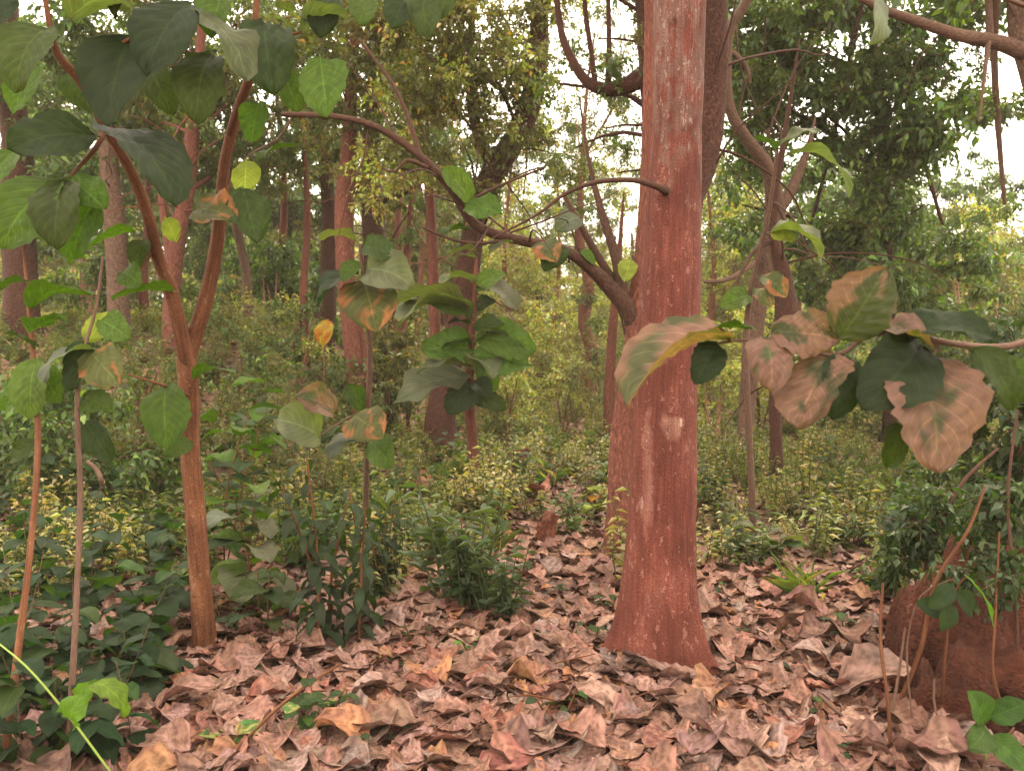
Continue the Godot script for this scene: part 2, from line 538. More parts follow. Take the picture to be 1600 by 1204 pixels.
func make_leaves() -> void:
	style("teak_dark", 6, {torn = 0.07, col = lin(0.033, 0.058, 0.019), w = 0.33, arch = 0.7, fold = 0.26, wave = 0.15, rip = 9.0, n = 16, m = 6})
	style("teak", 5, {torn = 0.07, col = lin(0.055, 0.085, 0.02), w = 0.32, arch = 0.6, fold = 0.26, wave = 0.15, rip = 9.0, n = 16, m = 6})
	style("teak_light", 6, {torn = 0.07, col = lin(0.095, 0.155, 0.026), w = 0.32, arch = 0.55, fold = 0.26, wave = 0.15, rip = 9.0, n = 16, m = 6})
	style("teak_yellow", 3, {col = lin(0.3, 0.34, 0.045), w = 0.36, arch = 0.5, fold = 0.1, wave = 0.1, n = 10, m = 3})
	style("teak_grey", 4, {col = lin(0.15, 0.17, 0.105), w = 0.34, arch = 0.8, fold = 0.25, wave = 0.12, n = 10, m = 3})  # grey-green of pale undersides, with glints on the leaves put into the colour
	style("teak_olive", 4, {col = lin(0.125, 0.135, 0.045), w = 0.38, arch = 0.5, fold = 0.12, wave = 0.1, spot = lin(0.42, 0.17, 0.07), share = 0.16, edged = 0.6, n = 14, m = 5}, 0.12)
	style("teak_rusty", 4, {col = lin(0.07, 0.08, 0.036), w = 0.42, arch = 0.5, fold = 0.1, wave = 0.16, spot = lin(0.25, 0.135, 0.098), share = 0.5, edged = 0.9, blend = 0.2, tilt = 0.5, torn = 0.1, rip = 8.0, n = 24, m = 8}, 0.12)
	style("teak_pink", 4, {col = lin(0.25, 0.135, 0.1), w = 0.36, arch = 0.7, fold = 0.3, wave = 0.22, spot = lin(0.09, 0.1, 0.045), share = 0.22, blend = 0.2, torn = 0.1, rip = 8.0, n = 14, m = 5}, 0.12)
	style("pink_folded", 2, {col = lin(0.3, 0.16, 0.12), w = 0.21, arch = 0.9, fold = 0.5, wave = 0.2, rip = 9.0, spot = lin(0.12, 0.12, 0.06), share = 0.2, torn = 0.08, n = 18, m = 6}, 0.1)
	style("orange", 3, {col = lin(0.6, 0.2, 0.03), w = 0.34, arch = 0.8, fold = 0.2, wave = 0.2, spot = lin(0.45, 0.32, 0.04), share = 0.3})
	style("lance", 6, {col = lin(0.036, 0.06, 0.026), w = 0.15, arch = 1.1, fold = 0.3, wave = 0.05, n = 6, m = 1, full = 0.9})
	style("heart", 6, {col = lin(0.032, 0.062, 0.024), w = 0.42, arch = 0.7, fold = 0.2, wave = 0.06, n = 7, m = 2, full = 0.7, mid = 0.6, stalk = 0.3})
	style("heart_mid", 5, {col = lin(0.06, 0.11, 0.032), w = 0.4, arch = 0.7, fold = 0.2, wave = 0.06, n = 7, m = 2, full = 0.7, mid = 0.62, stalk = 0.3})
	style("oval", 4, {col = lin(0.05, 0.085, 0.032), w = 0.3, arch = 0.6, fold = 0.2, wave = 0.06, n = 6, m = 2})
	style("bright", 4, {col = lin(0.12, 0.23, 0.035), w = 0.24, arch = 0.8, fold = 0.2, wave = 0.08, n = 10, m = 3})
	style("curled", 3, {col = lin(0.15, 0.24, 0.03), w = 0.2, arch = 1.5, fold = 0.2, wave = 0.2, torn = 0.6, n = 14, m = 3})
	style("bright_oval", 4, {col = lin(0.075, 0.15, 0.028), w = 0.32, arch = 0.6, fold = 0.2, wave = 0.08, n = 10, m = 3})
	style("lance_light", 4, {col = lin(0.1, 0.14, 0.045), w = 0.16, arch = 0.9, fold = 0.25, wave = 0.05, n = 5, m = 1, full = 0.9})
	style("weed_leaf", 4, {col = lin(0.19, 0.19, 0.085), w = 0.27, arch = 0.7, fold = 0.2, wave = 0.06, n = 5, m = 1, full = 0.8})
	style("spotted", 3, {col = lin(0.1, 0.22, 0.06), w = 0.36, arch = 0.4, fold = 0.1, wave = 0.06, spot = lin(0.5, 0.42, 0.14), share = 0.3, n = 10, m = 4})
	var dry := {arch = 0.4, fold = 0.03, cup = 0.22, wave = 0.2, rip = 7.5, torn = 0.32, curl = 0.12, bend = 0.9, w = 0.37, n = 12, m = 4, full = 0.6, stalk = 0.1, share = 0.35}
	var tones := {
		dry_pale = [lin(0.34, 0.21, 0.172), lin(0.27, 0.155, 0.125)], dry_mid = [lin(0.3, 0.165, 0.128), lin(0.22, 0.115, 0.086)], dry_dark = [lin(0.17, 0.088, 0.066), lin(0.25, 0.14, 0.105)],
		dry_orange = [lin(0.35, 0.18, 0.1), lin(0.26, 0.12, 0.075)], dry_grey = [lin(0.26, 0.175, 0.15), lin(0.16, 0.1, 0.083)], dry_red = [lin(0.24, 0.085, 0.065), lin(0.32, 0.15, 0.11)],
	}
	for t in tones:
		var o := dry.duplicate()
		o.col = tones[t][0] * 0.66
		o.spot = tones[t][1] * 0.7
		style(t, 7, o, 0.22)

func make_boughs() -> void:
	bough("broad", 5, {col = lin(0.058, 0.098, 0.032), size = 0.26, w = 0.24, twigs = 14, per = 9, hang = 0.45, odd = lin(0.14, 0.22, 0.05), odd_share = 0.2})
	bough("dusky", 4, {col = lin(0.034, 0.058, 0.022), size = 0.3, w = 0.27, twigs = 11, per = 8, hang = 0.5})  # darker than broad: the shade around the mound is put into the leaf colour
	bough("olive", 5, {col = lin(0.115, 0.12, 0.036), size = 0.22, w = 0.26, twigs = 13, per = 9, hang = 0.4, odd = lin(0.3, 0.2, 0.05), odd_share = 0.08})
	bough("green", 5, {col = lin(0.07, 0.11, 0.032), size = 0.22, w = 0.24, twigs = 13, per = 9, hang = 0.35, odd = lin(0.16, 0.2, 0.05), odd_share = 0.1})
	bough("fine", 5, {col = lin(0.13, 0.145, 0.055), size = 0.11, w = 0.2, twigs = 20, per = 12, hang = 0.3, odd = lin(0.3, 0.24, 0.09), odd_share = 0.12, thick = 0.008})
	bough("sunlight_tint", 5, {col = lin(0.3, 0.31, 0.09), size = 0.18, w = 0.26, twigs = 14, per = 9, hang = 0.3, odd = lin(0.42, 0.26, 0.08), odd_share = 0.16})  # sunlight on the far foliage is put into this pale yellow leaf colour
	bough("dry", 4, {col = lin(0.24, 0.15, 0.09), size = 0.16, w = 0.22, twigs = 16, per = 5, hang = 0.3, odd = lin(0.2, 0.22, 0.06), odd_share = 0.3})
	weed("weed_fine", 6, {col = lin(0.155, 0.165, 0.068), size = 0.16, w = 0.2, stems = 7, per = 15, odd = lin(0.26, 0.2, 0.08), odd_share = 0.08})
	weed("weed_broad", 6, {col = lin(0.085, 0.13, 0.045), size = 0.38, w = 0.28, stems = 5, per = 8})
	weed("weed_pale", 6, {col = lin(0.24, 0.215, 0.11), size = 0.15, w = 0.22, stems = 7, per = 15, odd = lin(0.34, 0.24, 0.11), odd_share = 0.16})
	weed("weed_blue", 5, {col = lin(0.075, 0.1, 0.052), size = 0.2, w = 0.24, stems = 8, per = 15, rise = 0.15})
	weed("grass", 5, {col = lin(0.11, 0.17, 0.05), size = 0.8, w = 0.016, stems = 9, per = 4, start = 0.0, rise = 1.6, odd = lin(0.33, 0.27, 0.12), odd_share = 0.25})

# ---------------------------------------------------------------- builders
func build_ground() -> void:
	var xs := []
	var zs := []
	var x := 0.0
	var step := 0.18
	while x < 420.0:
		xs.append(x)
		if x > 0.0: xs.push_front(-x)
		if x > 5.0: step *= 1.16
		x += step
	var z := 14.0
	step = 0.5
	while z > -420.0:
		zs.append(z)
		if z < -1.5 and z > -12.0: step = 0.18
		elif z < -12.0: step *= 1.14
		z -= step
	var v := PackedVector3Array()
	var ix := PackedInt32Array()
	for a in zs:
		for b in xs:
			var far := clampf((absf(a) + absf(b)) * 0.02, 0.0, 1.0)
			v.append(Vector3(b, minf(ground_y(b, a), 2.6) + 0.02 * bumps.get_noise_2d(b * 90.0, a * 90.0) * (1.0 - far), a))
	var w := xs.size()
	for i in zs.size() - 1:
		for j in w - 1:
			var k := i * w + j
			ix.append_array([k, k + w, k + 1, k + 1, k + w, k + w + 1])
	var n := grid_normals(v, ix)
	if n[w * 3 + 3].y < 0.0:
		for k in range(0, ix.size(), 3):
			var s := ix[k]
			ix[k] = ix[k + 1]
			ix[k + 1] = s
		n = grid_normals(v, ix)
	var o := part("ground", commit(v, n, PackedVector2Array(), PackedColorArray(), ix), M.soil, self)
	tag(o, "brown forest floor under the leaf litter", "", "", "structure")

var limbs_bare := {young_teak_tree = true, teak_tree = true, knotty_tree = true}

# a tree: stems = [[pts, radii, sides, step, lumps, flare, patches]], the first is the trunk
func tree(called: String, label: String, stems: Array, bark: Material, lobes: Array = [], kinds: Array = [], group := "", limbs := true) -> Node3D:
	var base: Vector3 = stems[0][0][0]
	var t := thing(called, label, "tree", base, group)
	for i in stems.size():
		var s: Array = stems[i]
		var pts := shifted(s[0], base)
		if i == 0: pts[0].y -= 0.06
		var spots := []
		if s.size() > 6:
			for k in s[6]:
				var k2: Array = k.duplicate()
				k2[0] = k[0] - base
				spots.append(k2)
		part("trunk" if i == 0 else "branch", stem(pts, s[1], s[2] if s.size() > 2 else 9, s[3] if s.size() > 3 else 0.2, s[4] if s.size() > 4 else 0.09, s[5] if s.size() > 5 else 0.0, spots), s[7] if s.size() > 7 else bark, t)
	if bark != M.teak_bark and stems[0][0].size() > 5 and not limbs_bare.has(called): twigs_on(t, stems[0][0].slice(2), 9, 1.6, bark, 0.014)
	if lobes.size():
		part("crown", crown_of(lobes, kinds, base), M.foliage, t)
		if limbs:
			var top: Array = stems[0][0]
			for l in lobes:
				var from: Vector3 = top[-1]
				for p in top:
					if p.y < l[0].y - 0.2 and p.distance_to(l[0]) < from.distance_to(l[0]) and p.y > base.y + 1.2: from = p
				var to: Vector3 = l[0]
				var r: float = minf(0.05, from.distance_to(to) * 0.018)
				part("branch", stem(shifted([from, from.lerp(to, 0.5) + Vector3(rand(-0.1, 0.1), 0.15, rand(-0.1, 0.1)), to], base), [r, r * 0.75, r * 0.35], 6, 0.25, 0.1), bark, t)
	return t

# thin bare shoots that leave a stem and wander off
func twigs_on(t: Node3D, from: Array, count: int, reach: float, bark: Material, thick := 0.012) -> void:
	for i in count:
		var k := rng.randi() % (from.size() - 1)
		var a: Vector3 = from[k].lerp(from[k + 1], rng.randf())
		var dir := (ball() + Vector3(0, 0.25, 0)).normalized()
		var pts := [a - t.position]
		var p := a - t.position
		for s in 4:
			dir = (dir + ball() * 0.55 - Vector3(0, 0.12, 0)).normalized()
			p += dir * reach * rand(0.18, 0.32)
			pts.append(p)
		part("twig", stem(pts, [thick, thick * 0.8, thick * 0.6, thick * 0.45, thick * 0.2], 5, 0.12, 0.06), bark, t)

# a bush: a few bare stems and a joined mass of small leaves
func bush(called: String, label: String, at: Vector3, lobes: Array, kinds: Array, group := "") -> Node3D:
	var t := thing(called, label, "bush", at, group)
	var high: Array = lobes[0]
	for i in 3:
		var to: Vector3 = high[0] + Vector3(rand(-0.5, 0.5) * high[1].x, rand(-0.2, 0.3) * high[1].y, rand(-0.4, 0.4) * high[1].z) - at
		part("stem", stem([Vector3(rand(-0.06, 0.06), -0.04, rand(-0.06, 0.06)), to * 0.5 + Vector3(rand(-0.1, 0.1), 0, 0), to], [0.02, 0.015, 0.008], 5, 0.25, 0.08), M.red_bark, t)
	part("foliage", crown_of(lobes, kinds, at), M.foliage, t)
	return t

# leaves given one by one: [from, to, up, style]
func leaves_on(t: Node3D, list: Array) -> void:
	for l in list: put_leaf(t, l[0], l[1], l[2], l[3])

# a plant whose leaves sit on upright stems, each leaf a part
func leafy_plant(called: String, label: String, at: Vector3, height: float, stems: int, per: int, size: float, styles: Array, o := {}) -> Node3D:
	var t := thing(called, label, "plant", at, o.get("group", ""))
	for s in stems:
		var lean: Vector3 = Vector3(rand(-1, 1), 0, rand(-1, 1)) * o.get("lean", 0.3) * height
		var root: Vector3 = Vector3(rand(-1, 1), 0, rand(-1, 1)) * o.get("foot", 0.04)
		root.y = -0.03
		var top := root + lean + Vector3(0, height * rand(0.7, 1.0), 0)
		var mid := root.lerp(top, 0.5) + Vector3(rand(-0.06, 0.06), 0, rand(-0.06, 0.06)) * height
		var r: float = o.get("thick", 0.006)
		part("stem", stem([root, mid, top], [r, r * 0.8, r * 0.45], 5, 0.12, 0.05), M[o.get("bark", "young_bark")], t)
		for k in per:
			var q := lerpf(o.get("start", 0.2), 1.0, (k + 0.5) / per)
			var p := root.lerp(mid, q * 2.0) if q < 0.5 else mid.lerp(top, q * 2.0 - 1.0)
			var a := k * 2.4 + s * 1.1 + rand(-0.4, 0.4)
			var f := Vector3(cos(a), rand(-0.35, 0.35) - o.get("hang", 0.2), sin(a)).normalized()
			var l := size * rand(0.65, 1.2) * (1.1 - 0.3 * q)
			put_leaf(t, at + p, at + p + f * l, Vector3(-f.x * f.y, 1, -f.z * f.y) + ball() * 0.35, styles[rng.randi() % styles.size()])
	return t

# ---------------------------------------------------------------- what lies on the ground
var marks := []   # [name for labels, x, z]

func near_mark(p: Vector3) -> Array:
	var best: Array = marks[0]
	for m in marks:
		if Vector2(p.x - m[1], p.z - m[2]).length() < Vector2(p.x - best[1], p.z - best[2]).length(): best = m
	var d := Vector2(p.x - best[1], p.z - best[2])
	var how := "in front of" if d.y > absf(d.x) else "behind" if -d.y > absf(d.x) else "left of" if d.x < 0.0 else "right of"
	return [how, best[0], d.length()]

const ORDER := ["nearest it", "second nearest it", "third nearest it", "fourth nearest it", "fifth nearest it", "sixth nearest it", "seventh nearest it", "eighth nearest it", "ninth nearest it", "tenth nearest it"]

# labels that single things out: the look, then where it lies, then its rank by distance from the landmark
func label_all(rows: Array) -> void:
	var same := {}
	for r in rows:
		var w := near_mark(r[0].position)
		var text: String = "%s %s the %s" % [r[1], w[0], w[1]]
		if not same.has(text): same[text] = []
		same[text].append([w[2], r[0]])
	for text in same:
		var list: Array = same[text]
		list.sort_custom(func(a, b): return a[0] < b[0])
		for i in list.size():
			list[i][1].set_meta("label", text if list.size() == 1 else text + ", " + ORDER[mini(i, ORDER.size() - 1)])

func fallen_leaves() -> void:
	var words := {dry_pale = "pale pinkish", dry_mid = "brown", dry_dark = "dark brown", dry_orange = "orange-brown", dry_grey = "grey-brown", dry_red = "red-brown"}
	var kinds := ["dry_pale", "dry_pale", "dry_pale", "dry_mid", "dry_mid", "dry_mid", "dry_mid", "dry_grey", "dry_grey", "dry_dark", "dry_dark", "dry_orange", "dry_red"]
	var rows := []
	var tries := 0
	while rows.size() < 294 and tries < 6000:
		tries += 1
		var d := lerpf(2.65, 5.2, pow(rng.randf(), 1.35))
		var x := rand(-0.64, 0.66) * d
		if not litter_at(x, -d, 0.5): continue
		if Vector2(x - 0.71, -d + 3.69).length() < 0.2: continue
		var kind: String = kinds[rng.randi() % kinds.size()]
		var size := rand(0.12, 0.27)
		var list: Array = leaf_shapes[kind]
		var pick := rng.randi() % list.size()
		var o := part("fallen_leaf", list[pick], M.dry, self)
		var tilt := Basis.from_euler(Vector3(rand(-0.2, 0.2), rand(0, TAU), rand(-0.2, 0.2)))
		if rng.randf() < 0.35: tilt = tilt * Basis(Vector3(0, 0, 1), PI)
		o.transform = Transform3D(tilt * Basis.from_scale(Vector3(size, size, size)), on_ground(x, -d, rand(0.02, 0.045)))
		tag(o, "", "leaf", "dry leaves fallen on the forest floor")
		var look := "large" if size > 0.22 else "small" if size < 0.155 else "curled"
		rows.append([o, "%s %s leaf" % [look, words[kind]]])
	for l in [["dry_pale", "pale leaf standing on edge at the far end of the litter path", Vector3(0.05, 0, -9.0), 0.42, Vector3(0.9, 0.4, 0.1)], ["dry_red", "red leaf lying at the far end of the litter path", Vector3(0.16, 0, -7.9), 0.5, Vector3(0.25, 0.3, 0.2)], ["dry_orange", "curled orange-brown leaf in the weeds left of the litter path", Vector3(-1.15, 0, -7.8), 0.45, Vector3(0.3, 2.0, 0.3)], ["dry_red", "red-brown leaf standing upright behind the slim leaning trunk's foot", Vector3(0.28, 0, -6.2), 0.3, Vector3(1.1, 0.3, 0.2)], ["dry_dark", "dark curled leaf standing up between big trunk and mound", Vector3(1.35, 0, -4.05), 0.24, Vector3(0.8, 0.6, 0.3)], ["dry_grey", "big grey leaf leaning on the left foot of the mound", Vector3(1.33, 0, -3.3), 0.34, Vector3(0.5, 0.9, 0.4)]]:
		var list: Array = leaf_shapes[l[0]]
		var o := part("fallen_leaf", list[1], M.dry, self)
		o.transform = Transform3D(Basis.from_euler(Vector3(-l[4].x, l[4].y, l[4].z)) * Basis.from_scale(Vector3.ONE * l[3]), on_ground(l[2].x, l[2].z, 0.02))
		tag(o, l[1], "leaf", "dry leaves fallen on the forest floor")
	label_all(rows)

# where dry leaves lie bare: near the camera, and a tongue of litter running back left of the big trunk
func litter_at(x: float, z: float, chance: float) -> bool:
	var d := -z
	var a := x / d
	var bare := smoothstep(6.0, 4.4, d) * smoothstep(-0.62, -0.3, a + 0.12 * sin(d * 3.0)) + 0.9 * smoothstep(0.12, 0.02, absf(a - 0.05)) * smoothstep(9.5, 7.0, d) + 0.12
	if x > 0.9: bare = maxf(bare, smoothstep(6.2, 4.8, d))
	return rng.randf() < bare * (0.5 + chance)

func leaf_litter() -> void:
	var node := Node3D.new()
	node.name = numbered("leaf_litter")
	add_child(node)
	tag(node, "thick layer of dry brown leaves covering the forest floor", "", "", "stuff")
	var places := {}
	var kinds := ["dry_pale", "dry_mid", "dry_mid", "dry_dark", "dry_mid", "dry_grey", "dry_pale", "dry_red", "dry_dark", "dry_mid", "dry_orange", "dry_pale"]
	for i in 22000:
		var d := lerpf(1.6, 16.0, pow(rng.randf(), 1.9))
		var x := rand(-0.75, 0.75) * d
		if d < 8.0 and not litter_at(x, -d, 0.55) and rng.randf() < 0.55: continue
		var kind: String = kinds[rng.randi() % kinds.size()]
		var key := [kind, rng.randi() % 7]
		if not places.has(key): places[key] = []
		var size := rand(0.05, 0.19)
		var tilt := Basis.from_euler(Vector3(rand(-0.2, 0.2), rand(0, TAU), rand(-0.2, 0.2)))
		if rng.randf() < 0.4: tilt = tilt * Basis(Vector3(0, 0, 1), PI)
		places[key].append(Transform3D(tilt * Basis.from_scale(Vector3(size, size * 0.8, size)), on_ground(x, -d, rand(0.0, 0.025))))
	for key in places: scatter("dry_leaves", leaf_shapes[key[0]][key[1]], M.dry, places[key], node)

func scatter(called: String, mesh: Mesh, material: Material, places: Array, parent: Node3D) -> void:
	var mm := MultiMesh.new()
	mm.transform_format = MultiMesh.TRANSFORM_3D
	mm.mesh = mesh
	mm.instance_count = places.size()
	for i in places.size(): mm.set_instance_transform(i, places[i])
	var o := MultiMeshInstance3D.new()
	o.name = called
	o.multimesh = mm
	o.material_override = material
	parent.add_child(o, true)
	o.set_meta("kind", "stuff")

# the wood closing the view, too far off to tell one tree from the next
func distant_wood(crowns: Array) -> void:
	var node := Node3D.new()
	node.name = numbered("distant_wood")
	add_child(node)
	tag(node, "far wood in painted sunlight colours closing the view behind the trees", "", "", "stuff")
	for c in crowns.size():
		var places := []
		for i in 26:
			var d := rand(36.0, 62.0)
			var x := rand(-0.85, 0.85) * d
			var size := rand(0.8, 1.35)
			places.append(Transform3D(Basis.from_euler(Vector3(0, rand(0, TAU), 0)) * Basis.from_scale(Vector3(size * 1.3, size, size * 1.3)), on_ground(x, -d, -1.6 * size)))
		scatter("tree_crowns", crowns[c], M.foliage, places, node)
	for kind in ["sunlight_tint", "fine", "green", "olive"]:
		var places := []
		for i in 190:
			var d := rand(23.0, 46.0)
			var size := rand(0.7, 1.5)
			places.append(Transform3D(Basis.from_euler(Vector3(0, rand(0, TAU), 0)) * Basis.from_scale(Vector3(size, size, size)), on_ground(rand(-0.8, 0.8) * d, -d, rand(0.2, 3.4))))
		scatter("low_boughs", clump_shapes[kind][0], M.foliage, places, node)

func undergrowth() -> void:
	var node := Node3D.new()
	node.name = numbered("undergrowth")
	add_child(node)
	tag(node, "low green weeds and grass covering the floor between the trees", "", "", "stuff")
	var places := {}
	for i in 5000:
		var d := lerpf(4.6, 34.0, pow(rng.randf(), 1.45))
		var x := rand(-0.8, 0.8) * d
		if d < 9.5 and litter_at(x, -d, 0.4): continue
		if d < 6.5 and rng.randf() < 0.5: continue
		var r := clampf(0.5 + 1.1 * bumps.get_noise_2d(x * 9.0 + 31.0, d * 9.0) + rand(-0.3, 0.3), 0.0, 0.999)   # each kind keeps to patches of its own
		var kind := "weed_pale" if r < 0.34 else "weed_fine" if r < 0.72 else "weed_broad" if r < 0.86 else "weed_blue" if r < 0.93 else "grass"
		var list: Array = clump_shapes[kind]
		var key := [kind, rng.randi() % list.size()]
		if not places.has(key): places[key] = []
		var size := rand(0.2, 0.62) if kind == "weed_pale" or kind == "weed_fine" else rand(0.16, 0.34)
		places[key].append(Transform3D(Basis.from_euler(Vector3(0, rand(0, TAU), 0)) * Basis.from_scale(Vector3(size, size * rand(0.7, 1.1), size)), on_ground(x, -d, -0.01)))
	for key in places: scatter("weeds", clump_shapes[key[0]][key[1]], M.foliage, places[key], node)

# a termite mound: merged earth lobes with ribs and two entrance holes
func termite_mound(base: Vector3, lobes: Array, holes: Array, half: Vector2) -> void:
	var t := thing("termite_mound", "red earth termite mound with dark entrance holes behind dry stalks", "mound", base)
	var v := PackedVector3Array()
	var ix := PackedInt32Array()
	var nx := 110
	var nz := 90
	for j in nz + 1:
		for i in nx + 1:
			var p := Vector2(lerpf(-half.x, half.x, float(i) / nx), lerpf(half.y, -half.y, float(j) / nz))
			var h := 0.0
			for l in lobes:
				var wob := 1.0 + 0.4 * bumps.get_noise_2d(p.x * 60.0 + l[0] * 40.0, p.y * 60.0) + 0.16 * bumps.get_noise_2d(p.x * 190.0, p.y * 190.0)
				var r := Vector2((p.x - l[0]) / l[2], (p.y - l[1]) / l[3]).length() / wob
				var k: float = l[4] * pow(maxf(0.0, 1.0 - pow(r, l[5])), 0.55)
				h = h + k - h * k / maxf(h + k, 0.001) * 0.9
			h += (0.05 * bumps.get_noise_2d(p.x * 140.0, p.y * 140.0 + 70.0) + 0.16 * absf(bumps.get_noise_2d(p.x * 75.0 + 11.0, p.y * 75.0))) * minf(1.0, h * 6.0)
			v.append(Vector3(p.x, h - 0.03, p.y))
	var w := nx + 1
	for j in nz:
		for i in nx:
			var k := j * w + i
			ix.append_array([k, k + w, k + 1, k + 1, k + w, k + w + 1])
	var n := grid_normals(v, ix)
	var sgn := 1.0 if n[0].y > 0.0 else -1.0
	for hole in holes:
		var best := 0
		for k in v.size():
			if v[k].distance_to(hole[0]) < v[best].distance_to(hole[0]): best = k
		var mid := v[best]
		for k in v.size():
			var r: float = v[k].distance_to(mid) / hole[1]
			if r < 1.0: v[k] += hole[2] * (1.0 - pow(r, 3.0))
	if sgn < 0.0:
		for k in range(0, ix.size(), 3):
			var s := ix[k]
			ix[k] = ix[k + 1]
			ix[k + 1] = s
	n = grid_normals(v, ix)
	var c := PackedColorArray()
	for p in v:
		var m := 1.0 + 0.5 * bumps.get_noise_3d(p.x * 70.0, p.y * 70.0, p.z * 70.0)
		c.append(lin(m, m, m) * 0.25)
	part("earth_body", commit(v, n, PackedVector2Array(), c, ix), M.earth, t)

# ---------------------------------------------------------------- the scene
const UP := Vector3(0, 1, 0)
const FACE := Vector3(0.1, 0.45, 1)      # upper side tipped forward, as on a hanging leaf
const SIDE_L := Vector3(-0.7, 0.5, 0.5)
const SIDE_R := Vector3(0.7, 0.5, 0.5)

func _ready() -> void:
	rng.seed = 20240611
	bumps.frequency = 0.05
	bumps.seed = 7
	bumps.fractal_octaves = 3
	var camera := Camera3D.new()
	camera.name = "camera"
	camera.position = Vector3(0, 1.4, 0)
	camera.rotation_degrees = Vector3(-1.7, 0, 0)
	camera.fov = 51.0
	camera.near = 0.05
	camera.far = 900.0
	var lens := CameraAttributesPhysical.new()
	lens.frustum_focal_length = 25.16
	lens.frustum_near = 0.05
	lens.frustum_far = 900.0
	lens.frustum_focus_distance = 3.9
	lens.exposure_aperture = 3.4
	camera.attributes = lens
	add_child(camera)
	var sky := ProceduralSkyMaterial.new()
	sky.sky_top_color = Color(1.0, 0.95, 0.88)
	sky.sky_horizon_color = Color(1.0, 0.955, 0.89)
	sky.sky_curve = 0.25
	sky.ground_horizon_color = Color(0.5, 0.42, 0.36)
	sky.ground_bottom_color = Color(0.3, 0.22, 0.18)
	sky.sun_angle_max = 1.0
	sky.energy_multiplier = 1.0
	var env := Environment.new()
	env.background_mode = Environment.BG_SKY
	env.sky = Sky.new()
	env.sky.sky_material = sky
	env.tonemap_mode = Environment.TONE_MAPPER_LINEAR
	env.tonemap_exposure = 6.6
	env.fog_enabled = true
	env.fog_density = 0.0013
	env.fog_light_color = Color(1.0, 0.95, 0.86)
	env.sdfgi_enabled = true
	env.ssao_enabled = true
	env.ssil_enabled = true
	var world := WorldEnvironment.new()
	world.name = "world"
	world.environment = env
	add_child(world)
	var sun := DirectionalLight3D.new()
	sun.name = "sun"
	sun.light_energy = 0.36
	sun.light_color = Color(1.0, 0.93, 0.82)
	sun.light_angular_distance = 14.0
	sun.shadow_enabled = true
	sun.rotation_degrees = Vector3(-58, 155, 0)
	add_child(sun)

	make_materials()
	make_leaves()
	make_boughs()
	build_ground()
	marks = [
		["big red trunk", 0.71, -3.69], ["forked sapling", -1.53, -3.97], ["lance-leaved shrub", -0.82, -3.96], ["feathery shrub", -0.25, -4.53], ["termite mound", 1.9, -3.4],
		["low spotted seedling", -0.72, -3.1], ["slim leaning trunk", 0.79, -5.84], ["fallen stick", -0.75, -2.95],
	]
	near_trees()
	far_trees()
	saplings()
	bushes()
	termite_mound(Vector3(2.27, -0.03, -3.4), [[-0.2, 0.18, 0.48, 0.36, 0.3, 2.2], [0.2, 0.22, 0.4, 0.34, 0.38, 2.4], [-0.32, -0.08, 0.26, 0.3, 0.5, 2.0], [0.3, -0.2, 0.3, 0.28, 0.62, 2.2], [0.02, -0.14, 0.24, 0.26, 0.52, 2.0], [0.62, 0.0, 0.34, 0.34, 0.46, 2.2], [0.1, 0.0, 0.95, 0.75, 0.12, 2.0]],
		[[Vector3(-0.42, 0.1, 0.44), 0.06, Vector3(0.05, -0.02, -0.2)], [Vector3(-0.12, 0.17, 0.47), 0.055, Vector3(0.03, 0.0, -0.16)], [Vector3(0.16, 0.3, 0.46), 0.05, Vector3(0.0, 0.0, -0.12)]], Vector2(1.15, 0.85))
	floor_plants()
	undergrowth()
	leaf_litter()
	fallen_leaves()
	sticks()

